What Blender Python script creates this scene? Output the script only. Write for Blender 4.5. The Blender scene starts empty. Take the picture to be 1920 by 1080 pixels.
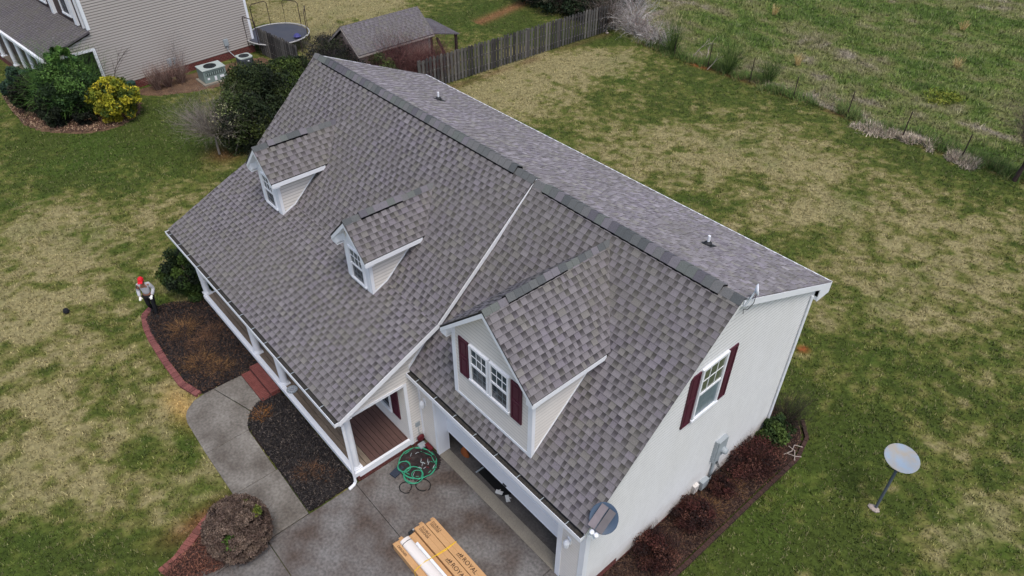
import bpy, math, random
import numpy as np
from mathutils import Vector, Matrix
random.seed(7)
RNG = np.random.default_rng(7)
R = math.radians
SC = bpy.context.scene
COL = SC.collection
# ------------------------------------------------------------------ camera
PITCH, YAW, ROLL, FPX = -0.6994, 0.8583, -0.0038, 1321.9
PX, PY = -12.48, 17.96
cam_d = bpy.data.cameras.new('camera'); cam = bpy.data.objects.new('camera', cam_d); COL.objects.link(cam)
cam_d.sensor_width = 36.0; cam_d.lens = FPX/1920*36.0
cam_d.shift_x = -PX/1920; cam_d.shift_y = PY/1920
cam_d.clip_start = .1; cam_d.clip_end = 1500
F = Vector((-math.sin(YAW)*math.cos(PITCH), math.cos(YAW)*math.cos(PITCH), math.sin(PITCH)))
R0 = Vector((math.cos(YAW), math.sin(YAW), 0)); U0 = R0.cross(F)
RR = R0*math.cos(ROLL)+U0*math.sin(ROLL); UU = U0*math.cos(ROLL)-R0*math.sin(ROLL)
cam.matrix_world = Matrix(((RR.x, UU.x, -F.x, 10.748), (RR.y, UU.y, -F.y, -6.348), (RR.z, UU.z, -F.z, 15.383), (0, 0, 0, 1)))
SC.camera = cam
# ------------------------------------------------------------------ sky and sun (overcast)
SUN_EL, SUN_AZ = 66.0, -18.0      # azimuth of the sun measured from +X towards +Y
w = bpy.data.worlds.new('World'); SC.world = w; w.use_nodes = True
nt = w.node_tree; nt.nodes.clear()
out = nt.nodes.new('ShaderNodeOutputWorld'); bg = nt.nodes.new('ShaderNodeBackground'); sky = nt.nodes.new('ShaderNodeTexSky')
sky.sky_type = 'NISHITA'; sky.sun_disc = False; sky.sun_elevation = R(SUN_EL); sky.sun_rotation = R(90-SUN_AZ)
sky.air_density = 1.0; sky.dust_density = 3.6; sky.ozone_density = 1.0
bg.inputs['Strength'].default_value = 0.15
nt.links.new(sky.outputs[0], bg.inputs[0]); nt.links.new(bg.outputs[0], out.inputs[0])
sl = bpy.data.lights.new('sun', 'SUN'); sl.energy = 1.1; sl.angle = R(22); sl.color = (1.0, .97, .92)
sun = bpy.data.objects.new('sun', sl); COL.objects.link(sun)
sd = Vector((math.cos(R(SUN_AZ))*math.cos(R(SUN_EL)), math.sin(R(SUN_AZ))*math.cos(R(SUN_EL)), math.sin(R(SUN_EL))))
sun.rotation_euler = sd.to_track_quat('Z', 'Y').to_euler(); sun.location = sd*60
SC.view_settings.view_transform = 'Standard'; SC.view_settings.look = 'None'; SC.view_settings.exposure = 0.36; SC.view_settings.gamma = 1.0
SC.render.engine = 'CYCLES'

# ------------------------------------------------------------------ materials
def lin(c):
    return tuple(((x/255)/12.92 if x/255 <= .04045 else ((x/255+.055)/1.055)**2.4) for x in c[:3])
def S(r, g, b): return lin((r, g, b))
MATS = {}
def mat(name, col, rough=.8, col2=None, scale=5.0, detail=4, amt=.5, bump=0.0, bscale=40, attr=False, metal=0.0, spec=.3,
        fine=0.0, fscale=60, stretch=None, trans=0.0, contrast=1.0):
    m = bpy.data.materials.new(name); m.use_nodes = True; n = m.node_tree.nodes; L = m.node_tree.links
    b = n['Principled BSDF']; b.inputs['Roughness'].default_value = rough; b.inputs['Metallic'].default_value = metal
    b.inputs['Specular IOR Level'].default_value = spec
    tc = n.new('ShaderNodeTexCoord'); vec = tc.outputs['Object']
    if stretch:
        mp = n.new('ShaderNodeMapping'); mp.inputs['Scale'].default_value = stretch; L.new(vec, mp.inputs[0]); vec = mp.outputs[0]
    if attr:
        at = n.new('ShaderNodeAttribute'); at.attribute_name = 'Col'; base = at.outputs['Color']
        if col is not None:
            mx = n.new('ShaderNodeMix'); mx.data_type = 'RGBA'; mx.blend_type = 'MULTIPLY'; mx.inputs[0].default_value = 1
            L.new(base, mx.inputs[6]); mx.inputs[7].default_value = (*col, 1); base = mx.outputs[2]
    else:
        rgb = n.new('ShaderNodeRGB'); rgb.outputs[0].default_value = (*col, 1); base = rgb.outputs[0]
    if col2 is not None:
        no = n.new('ShaderNodeTexNoise'); no.inputs['Scale'].default_value = scale; no.inputs['Detail'].default_value = detail
        L.new(vec, no.inputs['Vector'])
        mr = n.new('ShaderNodeMapRange'); mr.inputs[1].default_value = .5-.25/contrast; mr.inputs[2].default_value = .5+.25/contrast
        mr.inputs[3].default_value = 0; mr.inputs[4].default_value = amt; L.new(no.outputs[0], mr.inputs[0])
        mx = n.new('ShaderNodeMix'); mx.data_type = 'RGBA'; L.new(mr.outputs[0], mx.inputs[0]); L.new(base, mx.inputs[6])
        mx.inputs[7].default_value = (*col2, 1); base = mx.outputs[2]
    if fine:
        no = n.new('ShaderNodeTexNoise'); no.inputs['Scale'].default_value = fscale; no.inputs['Detail'].default_value = 3
        L.new(vec, no.inputs['Vector'])
        mr = n.new('ShaderNodeMapRange'); mr.inputs[1].default_value = .3; mr.inputs[2].default_value = .7
        mr.inputs[3].default_value = 1-fine; mr.inputs[4].default_value = 1+fine; L.new(no.outputs[0], mr.inputs[0])
        mx = n.new('ShaderNodeMix'); mx.data_type = 'RGBA'; mx.blend_type = 'MULTIPLY'; mx.inputs[0].default_value = 1; mx.clamp_result = False
        L.new(base, mx.inputs[6]); L.new(mr.outputs[0], mx.inputs[7]); base = mx.outputs[2]
    L.new(base, b.inputs['Base Color'])
    if bump:
        no = n.new('ShaderNodeTexNoise'); no.inputs['Scale'].default_value = bscale; no.inputs['Detail'].default_value = 5
        L.new(vec, no.inputs['Vector']); bp = n.new('ShaderNodeBump'); bp.inputs['Distance'].default_value = bump
        L.new(no.outputs[0], bp.inputs['Height']); L.new(bp.outputs[0], b.inputs['Normal'])
    MATS[name] = m
    return m
def brick_mat(name, c1, c2, mortar, scale=1.0, vertical=True):
    m = bpy.data.materials.new(name); m.use_nodes = True; n = m.node_tree.nodes; L = m.node_tree.links
    b = n['Principled BSDF']; b.inputs['Roughness'].default_value = .9
    tc = n.new('ShaderNodeTexCoord'); sx = n.new('ShaderNodeSeparateXYZ'); L.new(tc.outputs['Object'], sx.inputs[0])
    ad = n.new('ShaderNodeMath'); ad.operation = 'ADD'; L.new(sx.outputs[0], ad.inputs[0]); L.new(sx.outputs[1], ad.inputs[1])
    cx = n.new('ShaderNodeCombineXYZ'); L.new(ad.outputs[0], cx.inputs[0]); L.new(sx.outputs[2], cx.inputs[1])
    br = n.new('ShaderNodeTexBrick'); L.new(cx.outputs[0], br.inputs['Vector'])
    br.inputs['Color1'].default_value = (*c1, 1); br.inputs['Color2'].default_value = (*c2, 1); br.inputs['Mortar'].default_value = (*mortar, 1)
    br.inputs['Scale'].default_value = scale; br.inputs['Brick Width'].default_value = .2; br.inputs['Row Height'].default_value = .075
    br.inputs['Mortar Size'].default_value = .008
    L.new(br.outputs[0], b.inputs['Base Color'])
    bp = n.new('ShaderNodeBump'); bp.inputs['Distance'].default_value = .006; bp.invert = True; L.new(br.outputs['Fac'], bp.inputs['Height']); L.new(bp.outputs[0], b.inputs['Normal'])
    MATS[name] = m; return m

SHING = mat('shingle_granules', None, .95, attr=True, col2=S(108, 105, 96), scale=.42, detail=3, amt=.3, fine=.16, fscale=55, spec=.15, contrast=1.8)
CAPM = mat('ridge_cap_granules', None, .95, attr=True, fine=.16, fscale=50, spec=.15)
SIDING = mat('vinyl_siding_cream', S(222, 218, 212), .55, col2=S(211, 206, 199), scale=.9, amt=.5, fine=.03, fscale=4)
SIDINGR = mat('vinyl_siding_weathered', S(221, 222, 223), .55, col2=S(210, 210, 206), scale=.8, amt=.5, fine=.03, fscale=6, stretch=(1, 1, .5))
LAP1 = mat('siding_lap_shade', S(184, 180, 176), .8)  # darker siding tones for the painted shadow lines under the laps
LAP2 = mat('weathered_lap_shade', S(126, 125, 124), .8)
LAP3 = mat('neighbour_lap_shade', S(122, 114, 110), .8)
WHITE = mat('white_trim_paint', S(236, 239, 244), .5, col2=S(210, 212, 214), scale=2.5, amt=.35)
WHITED = mat('white_garage_door', S(230, 234, 240), .45, col2=S(218, 222, 228), scale=1, amt=.3)
GLASS = mat('window_glass', S(52, 64, 70), .06, col2=S(96, 110, 112), scale=1.3, amt=.6, spec=.8)
GLASSD = mat('window_glass_lower', S(36, 46, 54), .08, col2=S(56, 66, 74), scale=1.6, amt=.6, spec=.6)  # lower panes darker than upper, which have sky reflection put into their colour
GLASSB = mat('insect_screen_glass', S(112, 128, 136), .3, col2=S(92, 108, 114), scale=2, amt=.6)
MUNT = mat('muntin_behind_screen', S(120, 130, 136), .6)
GLASSG = mat('window_glass_with_blind', S(78, 88, 80), .08, col2=S(128, 128, 96), scale=1.0, amt=.9, spec=.7)
SHUT = mat('maroon_shutter_paint', S(84, 38, 54), .5, col2=S(66, 28, 42), scale=3, amt=.6)
DARKM = mat('dark_metal', S(38, 40, 42), .6)
GUTIN = mat('gutter_debris', S(44, 44, 44), .95, col2=S(74, 70, 62), scale=9, amt=.7, fine=.4, fscale=40)
BRICK = brick_mat('red_brick', S(110, 44, 42), S(82, 34, 34), S(120, 88, 78))
BRICKN = brick_mat('brown_brick', S(78, 60, 58), S(62, 48, 48), S(88, 76, 72))
BRICKF = mat('red_paver_brick', S(124, 72, 66), .9, col2=S(96, 54, 50), scale=5, amt=.7, fine=.2, fscale=25)
PAVER = mat('edging_brick', None, .95, attr=True, fine=.25, fscale=30, bump=.01, bscale=30)
CONC = mat('driveway_concrete', S(116, 114, 112), .92, col2=S(78, 67, 60), scale=1.0, detail=12, amt=.92, fine=.3, fscale=14, bump=.004, bscale=60, contrast=1.6)
CONCW = mat('walkway_concrete', S(128, 124, 117), .92, col2=S(90, 84, 77), scale=1.5, detail=12, amt=.9, fine=.25, fscale=14, bump=.004, bscale=60, contrast=1.4)
CONCA = mat('apron_concrete', S(142, 136, 124), .9, col2=S(118, 112, 102), scale=2, amt=.6, fine=.12, fscale=30)
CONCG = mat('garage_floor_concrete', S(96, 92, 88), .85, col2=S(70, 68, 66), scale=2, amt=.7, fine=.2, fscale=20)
DECK = mat('stained_deck_boards', S(98, 74, 68), .85, col2=S(70, 52, 48), scale=1.2, detail=6, amt=.8, fine=.16, fscale=30, stretch=(.25, 2, 1), attr=False)
DECKW = mat('weathered_deck_boards', S(138, 124, 108), .9, col2=S(86, 74, 64), scale=2.2, detail=6, amt=.8, fine=.2, fscale=30, stretch=(.3, 2, 1))
MULCH = mat('dark_mulch', S(36, 33, 34), 1, col2=S(66, 50, 44), scale=1.3, detail=9, amt=.6, fine=.7, fscale=32, bump=.05, bscale=30, contrast=1.6)
MULCHB = mat('brown_mulch', S(78, 56, 48), 1, col2=S(52, 38, 34), scale=2.3, detail=8, amt=.8, fine=.5, fscale=30, bump=.05, bscale=30)
MULCHN = mat('pale_mulch', S(112, 90, 70), 1, col2=S(70, 50, 42), scale=1.8, detail=8, amt=.8, fine=.4, fscale=20, bump=.04, bscale=20)
GROUND = mat('turf_soil', None, 1, attr=True, fine=.3, fscale=9, bump=.03, bscale=14, spec=.1)
LEAF = mat('leaf_blades', None, .75, attr=True, spec=.25)
BARK = mat('bark', S(98, 90, 84), .95, col2=S(66, 58, 54), scale=6, amt=.7)
TWIG = mat('twigs', None, .95, attr=True)
NSIDE = mat('neighbour_siding', S(177, 171, 165), .6, col2=S(165, 159, 153), scale=.6, amt=.5)
NROOF = mat('old_shingles', S(98, 94, 98), .95, col2=S(72, 68, 72), scale=2.2, detail=8, amt=.7, fine=.25, fscale=14, contrast=1.5)
FENCE = mat('weathered_fence_wood', None, .95, attr=True, fine=.2, fscale=12, stretch=(3, 3, .4))
CARD = mat('corrugated_cardboard', S(196, 154, 108), .85, col2=S(180, 138, 94), scale=3, amt=.5, fine=.05, fscale=20)
CARDE = mat('cardboard_edge', S(160, 120, 80), .9)
INK = mat('black_ink', S(58, 42, 34), .8)
YEL = mat('yellow_strap', S(222, 182, 48), .5)
HVG = mat('grey_green_cabinet', S(134, 150, 146), .5, col2=S(116, 132, 128), scale=4, amt=.5)
HVT = mat('cabinet_top', S(168, 178, 174), .5, col2=S(150, 160, 156), scale=4, amt=.5)
HVD = mat('condenser_grey', S(92, 98, 106), .5, col2=S(60, 64, 70), scale=4, amt=.4)
GRILL = mat('dark_grille', S(40, 44, 46), .7)
METER = mat('meter_box_grey', S(162, 170, 174), .5, col2=S(140, 148, 152), scale=5, amt=.4)
GREENH = mat('green_hose_rubber', S(58, 152, 118), .45)
BLACKR = mat('black_rubber', S(26, 26, 26), .7)
DARKC = mat('dark_plastic_sheet', S(34, 30, 32), .55, col2=S(66, 50, 48), scale=8, amt=.6)
MATB = mat('blue_grey_mat', S(52, 60, 74), .8, col2=S(40, 46, 58), scale=12, amt=.6)
REDP = mat('red_plastic', S(104, 32, 38), .6, col2=S(70, 24, 30), scale=9, amt=.7)
ORNG = mat('orange_bristle', S(140, 78, 40), .9)
SKIN = mat('skin', S(150, 108, 88), .6)
SWTR = mat('light_grey_knit', S(182, 184, 190), .9, col2=S(142, 140, 146), scale=9, amt=.5)
GLOVE = mat('pale_glove', S(226, 226, 222), .8)
BLK = mat('black_trousers', S(24, 25, 30), .85)
REDC = mat('red_cap_cloth', S(206, 30, 44), .7)
HAIR = mat('dark_hair', S(30, 24, 22), .8)
DISHM = mat('dish_paint_light', S(138, 154, 170), .7, col2=S(160, 142, 110), scale=3.2, detail=3, amt=.6, contrast=2.0)
DISHD = mat('dish_paint_dark', S(66, 84, 104), .4, col2=S(54, 70, 88), scale=3, amt=.5)
POLE = mat('galvanised_pole', S(86, 94, 104), .5, col2=S(66, 72, 80), scale=4, amt=.5)
TRAMP = mat('trampoline_mat', S(62, 66, 76), .7, col2=S(84, 82, 86), scale=1.2, amt=.6)
TRPAD = mat('trampoline_frame_metal', S(176, 176, 176), .5)
RUST = mat('rusty_steel', S(58, 46, 44), .8)
STONE = mat('pale_stone', S(168, 156, 148), .9, col2=S(150, 138, 130), scale=8, amt=.6)
SHEDW = mat('shed_plywood', S(172, 148, 136), .85, col2=S(140, 116, 108), scale=2, amt=.6)
DWOOD = mat('dark_brown_wood', S(56, 44, 42), .85)
BLUEB = mat('blue_bag', S(70, 72, 130), .7)

# ------------------------------------------------------------------ mesh helpers
ORG = {}
class MB:
    def __init__(s): s.v = []; s.f = []; s.mi = []; s.c = []; s.mats = []; s.col = False
    def m(s, mm):
        if mm not in s.mats: s.mats.append(mm)
        return s.mats.index(mm)
    def face(s, pts, mm=None, col=None):
        i = len(s.v); s.v.extend([tuple(p) for p in pts]); s.f.append(tuple(range(i, i+len(pts))))
        s.mi.append(s.m(mm) if mm else 0); s.c.append(col if col is not None else (1, 1, 1))
        if col is not None: s.col = True
    def raw(s, vs, fs, mm=None, col=None):
        i = len(s.v); s.v.extend([tuple(p) for p in vs]); k = s.m(mm) if mm else 0
        for f in fs:
            s.f.append(tuple(i+j for j in f)); s.mi.append(k); s.c.append(col if col is not None else (1, 1, 1))
        if col is not None: s.col = True
    def box(s, x0, x1, y0, y1, z0, z1, mm=None, col=None):
        x0, x1 = min(x0, x1), max(x0, x1); y0, y1 = min(y0, y1), max(y0, y1); z0, z1 = min(z0, z1), max(z0, z1)
        vs = [(x, y, z) for z in (z0, z1) for y in (y0, y1) for x in (x0, x1)]
        s.raw(vs, [(0, 2, 3, 1), (4, 5, 7, 6), (0, 1, 5, 4), (2, 6, 7, 3), (0, 4, 6, 2), (1, 3, 7, 5)], mm, col)
    def obox(s, c, ax, ay, az, mm=None, col=None):     # centre + half vectors
        c = Vector(c); ax = Vector(ax); ay = Vector(ay); az = Vector(az)
        vs = [c+ax*i+ay*j+az*k for k in (-1, 1) for j in (-1, 1) for i in (-1, 1)]
        s.raw(vs, [(0, 2, 3, 1), (4, 5, 7, 6), (0, 1, 5, 4), (2, 6, 7, 3), (0, 4, 6, 2), (1, 3, 7, 5)], mm, col)
    def prism(s, poly, d, mm=None, col=None):         # extrude a polygon of 3-D points by vector d
        n = len(poly); P = [Vector(p) for p in poly]; d = Vector(d); Q = [p+d for p in P]
        s.raw(P+Q, [tuple(range(n-1, -1, -1)), tuple(range(n, 2*n))]+[(i, (i+1) % n, n+(i+1) % n, n+i) for i in range(n)], mm, col)
    def tube(s, path, r, n=6, mm=None, col=None, cap=True):
        P = [Vector(p) for p in path]; rs = r if isinstance(r, (list, tuple)) else [r]*len(P)
        vs = []; ref = Vector((0, 0, 1))
        for i, p in enumerate(P):
            t = (P[min(i+1, len(P)-1)]-P[max(i-1, 0)])
            if t.length < 1e-9: t = Vector((0, 0, 1))
            t.normalize(); a = t.cross(ref)
            if a.length < .05: a = t.cross(Vector((1, 0, 0)))
            a.normalize(); b = t.cross(a)
            for k in range(n):
                an = 2*math.pi*k/n; vs.append(p+(a*math.cos(an)+b*math.sin(an))*rs[i])
        fs = [(i*n+k, i*n+(k+1) % n, (i+1)*n+(k+1) % n, (i+1)*n+k) for i in range(len(P)-1) for k in range(n)]
        if cap: fs += [tuple(range(n-1, -1, -1)), tuple((len(P)-1)*n+k for k in range(n))]
        s.raw(vs, fs, mm, col)
    def lathe(s, c, prof, n=20, mm=None, axis=(0, 0, 1), col=None, sx=1, sy=1):
        ax = Vector(axis).normalized(); a = ax.cross(Vector((0, 0, 1)))
        if a.length < .01: a = Vector((1, 0, 0))
        a.normalize(); b = ax.cross(a); c = Vector(c); vs = []
        for (r, h) in prof:
            for k in range(n):
                an = 2*math.pi*k/n; vs.append(c+ax*h+(a*math.cos(an)*sx+b*math.sin(an)*sy)*r)
        m = len(prof); fs = [(i*n+k, i*n+(k+1) % n, (i+1)*n+(k+1) % n, (i+1)*n+k) for i in range(m-1) for k in range(n)]
        fs += [tuple(range(n-1, -1, -1)), tuple((m-1)*n+k for k in range(n))]
        s.raw(vs, fs, mm, col)
    def build(s, name, mm=None, parent=None, smooth=False, bevel=0):
        return mesh_obj(name, np.array(s.v, dtype=np.float64).reshape(-1, 3), s.f, [mm] if mm and not s.mats else s.mats,
                        s.mi if s.mats else None, np.array(s.c) if s.col else None, parent, smooth, bevel)
def mesh_obj(name, V, Fs, mats, mi, colors, parent, smooth=False, bevel=0):
    me = bpy.data.meshes.new(name); o = bpy.data.objects.new(name, me); COL.objects.link(o)
    if parent is not None:
        V = V-np.array(ORG[parent.name]); o.parent = parent; ORG[o.name] = ORG[parent.name]
    else: ORG[o.name] = (0, 0, 0)
    me.from_pydata(V.tolist(), [], Fs)
    for m_ in mats: me.materials.append(m_)
    if mi is not None: me.polygons.foreach_set('material_index', mi)
    if colors is not None:
        ca = me.color_attributes.new('Col', 'FLOAT_COLOR', 'CORNER')
        cnt = np.array([len(f) for f in Fs]); cc = np.repeat(colors, cnt, axis=0) if len(colors) == len(Fs) else colors
        buf = np.ones((len(cc), 4), dtype=np.float32); buf[:, :3] = cc; ca.data.foreach_set('color', buf.ravel())
    if smooth: me.polygons.foreach_set('use_smooth', [True]*len(me.polygons))
    me.update()
    if bevel:
        md = o.modifiers.new('bevel', 'BEVEL'); md.width = bevel; md.segments = 2; md.limit_method = 'ANGLE'
    return o
def tris_obj(name, V, n_per, colors, m_, parent=None):
    """V (N*n_per,3): every n_per consecutive verts make one face; colors (N*n_per,3) per corner."""
    me = bpy.data.meshes.new(name); o = bpy.data.objects.new(name, me); COL.objects.link(o)
    if parent is not None:
        V = V-np.array(ORG[parent.name]); o.parent = parent; ORG[o.name] = ORG[parent.name]
    else: ORG[o.name] = (0, 0, 0)
    n = len(V); me.vertices.add(n); me.vertices.foreach_set('co', V.astype(np.float32).ravel())
    me.loops.add(n); me.loops.foreach_set('vertex_index', np.arange(n, dtype=np.int32))
    k = n//n_per; me.polygons.add(k); me.polygons.foreach_set('loop_start', np.arange(0, n, n_per, dtype=np.int32))
    try: me.polygons.foreach_set('loop_total', np.full(k, n_per, dtype=np.int32))
    except Exception: pass
    ca = me.color_attributes.new('Col', 'FLOAT_COLOR', 'CORNER'); buf = np.ones((n, 4), dtype=np.float32); buf[:, :3] = colors
    ca.data.foreach_set('color', buf.ravel()); me.materials.append(m_); me.update(calc_edges=True); me.validate()
    return o
def empty(name, loc=(0, 0, 0), rz=0):
    o = bpy.data.objects.new(name, None); COL.objects.link(o); o.location = loc; o.rotation_euler = (0, 0, rz); o.empty_display_size = .3
    ORG[o.name] = tuple(loc) if rz == 0 else (0, 0, 0)
    return o
def tag(o, label=None, cat=None, group=None, kind=None):
    if label: o['label'] = label
    if cat: o['category'] = cat
    if group: o['group'] = group
    if kind: o['kind'] = kind
    return o
# value noise
class Noise:
    def __init__(s, seed): s.g = np.random.default_rng(seed).random((256, 256))
    def __call__(s, x, y, f):
        x = np.asarray(x)*f+1000.3; y = np.asarray(y)*f+1000.7
        xi = np.floor(x).astype(int); yi = np.floor(y).astype(int); fx = x-xi; fy = y-yi
        fx = fx*fx*(3-2*fx); fy = fy*fy*(3-2*fy); g = s.g
        a = g[xi % 256, yi % 256]; b = g[(xi+1) % 256, yi % 256]; c = g[xi % 256, (yi+1) % 256]; d = g[(xi+1) % 256, (yi+1) % 256]
        return (a*(1-fx)+b*fx)*(1-fy)+(c*(1-fx)+d*fx)*fy
    def fbm(s, x, y, f, o=4):
        t = 0; a = .5; n = 0
        for i in range(o): t = t+a*s(x+i*17, y-i*9, f*2**i); n += a; a *= .5
        return t/n
N1, N2, N3 = Noise(1), Noise(2), Noise(3)

def splash(m_):      # soil splashed on the lowest courses
    n = m_.node_tree.nodes; L = m_.node_tree.links; b = n['Principled BSDF']; src = b.inputs['Base Color'].links[0].from_socket
    tc = n.new('ShaderNodeTexCoord'); sx = n.new('ShaderNodeSeparateXYZ'); L.new(tc.outputs['Object'], sx.inputs[0])
    no = n.new('ShaderNodeTexNoise'); no.inputs['Scale'].default_value = 3; no.inputs['Detail'].default_value = 6; L.new(tc.outputs['Object'], no.inputs[0])
    ma = n.new('ShaderNodeMath'); ma.operation = 'MULTIPLY_ADD'; L.new(no.outputs[0], ma.inputs[0]); ma.inputs[1].default_value = -1.0; L.new(sx.outputs[2], ma.inputs[2])
    mr = n.new('ShaderNodeMapRange'); mr.inputs[1].default_value = -.45; mr.inputs[2].default_value = .35; mr.inputs[3].default_value = .42; mr.inputs[4].default_value = 0; L.new(ma.outputs[0], mr.inputs[0])
    mx = n.new('ShaderNodeMix'); mx.data_type = 'RGBA'; L.new(mr.outputs[0], mx.inputs[0]); L.new(src, mx.inputs[6]); mx.inputs[7].default_value = (*S(150, 132, 112), 1)
    L.new(mx.outputs[2], b.inputs['Base Color'])
splash(SIDINGR)
# ================================================================== GROUND
def in_poly(x, y, poly):
    c = np.zeros(np.shape(x), bool); n = len(poly); j = n-1
    for i in range(n):
        xi, yi = poly[i]; xj, yj = poly[j]
        hit = ((yi > y) != (yj > y)) & (x < (xj-xi)*(y-yi)/(yj-yi+1e-12)+xi); c ^= hit; j = i
    return c
def smooth_poly(pts, it=2):
    for _ in range(it):
        q = []
        for i in range(len(pts)):
            a = pts[i]; b = pts[(i+1) % len(pts)]
            q += [(a[0]*.75+b[0]*.25, a[1]*.75+b[1]*.25), (a[0]*.25+b[0]*.75, a[1]*.25+b[1]*.75)]
        pts = q
    return pts
HOUSE = [(-9.75, -2.2), (.05, -2.2), (.05, 0), (5.95, 0), (5.95, 7.4), (-9.75, 7.4)]
DRIVE = [(0, -2.18), (0, -12), (9.2, -12), (9.2, -6), (7.2, -3), (6.2, -.6), (6.0, .02), (0, .02)]
DRIVE2 = [(-.02, -2.5), (-.02, -5.9), (1.2, -12), (0.5, -12), (-1.2, -7.2)]
WALK = [(-5.59, -2.72)]+[(-5.59, -3.86), (-5.52, -4.22), (-5.3, -4.5), (-5.1, -4.62), (-4.85, -4.68)]+[(-.02, -4.72), (-.02, -3.54)]+[(-3.35, -3.50), (-3.62, -3.44), (-3.85, -3.32), (-4.02, -3.18), (-4.16, -2.98), (-4.23, -2.72)]
BED1 = [(-9.7, -2.15), (-10.3, -3.1), (-10.45, -3.55), (-9.95, -3.98), (-9.2, -4.1), (-7.6, -4.14), (-6.3, -4.08), (-5.66, -3.9), (-5.55, -2.7), (-5.55, -2.15)]
BED2 = [(-4.25, -2.15), (-4.22, -2.9), (-4.0, -3.2), (-3.6, -3.44), (-.04, -3.52), (-.04, -2.15)]
BEDR = [(5.9, -.3), (6.55, .0), (6.85, .9), (6.9, 2.4), (6.92, 5.2), (6.95, 7.1), (6.75, 7.8), (6.3, 8.3), (5.6, 8.3), (5.5, 7.2), (5.9, 7.2)]
BEDS = [(-1.1, -5.9), (-1.45, -5.3), (-1.35, -4.7), (-.6, -4.6), (-.03, -4.6), (-.03, -5.9), (-.3, -6.7), (-.85, -6.9)]
BEDN = smooth_poly([(-28.8, 2.0), (-27.3, 1.9), (-26.2, 1.5), (-25.3, .9), (-24.9, -.2), (-25.2, -1.3), (-26.0, -2.2), (-27.1, -3.0), (-28.6, -3.4), (-31.5, -3.4), (-32.8, -3.3), (-32.6, -1.2), (-28.8, -1.2)], 2)
BEDN2 = smooth_poly([(-28.8, 1.8), (-27.6, 2.2), (-27.0, 3.2), (-26.4, 4.4), (-26.2, 6.0), (-26.0, 8.6), (-27.2, 9.2), (-28.9, 9.3)], 2)
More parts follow.
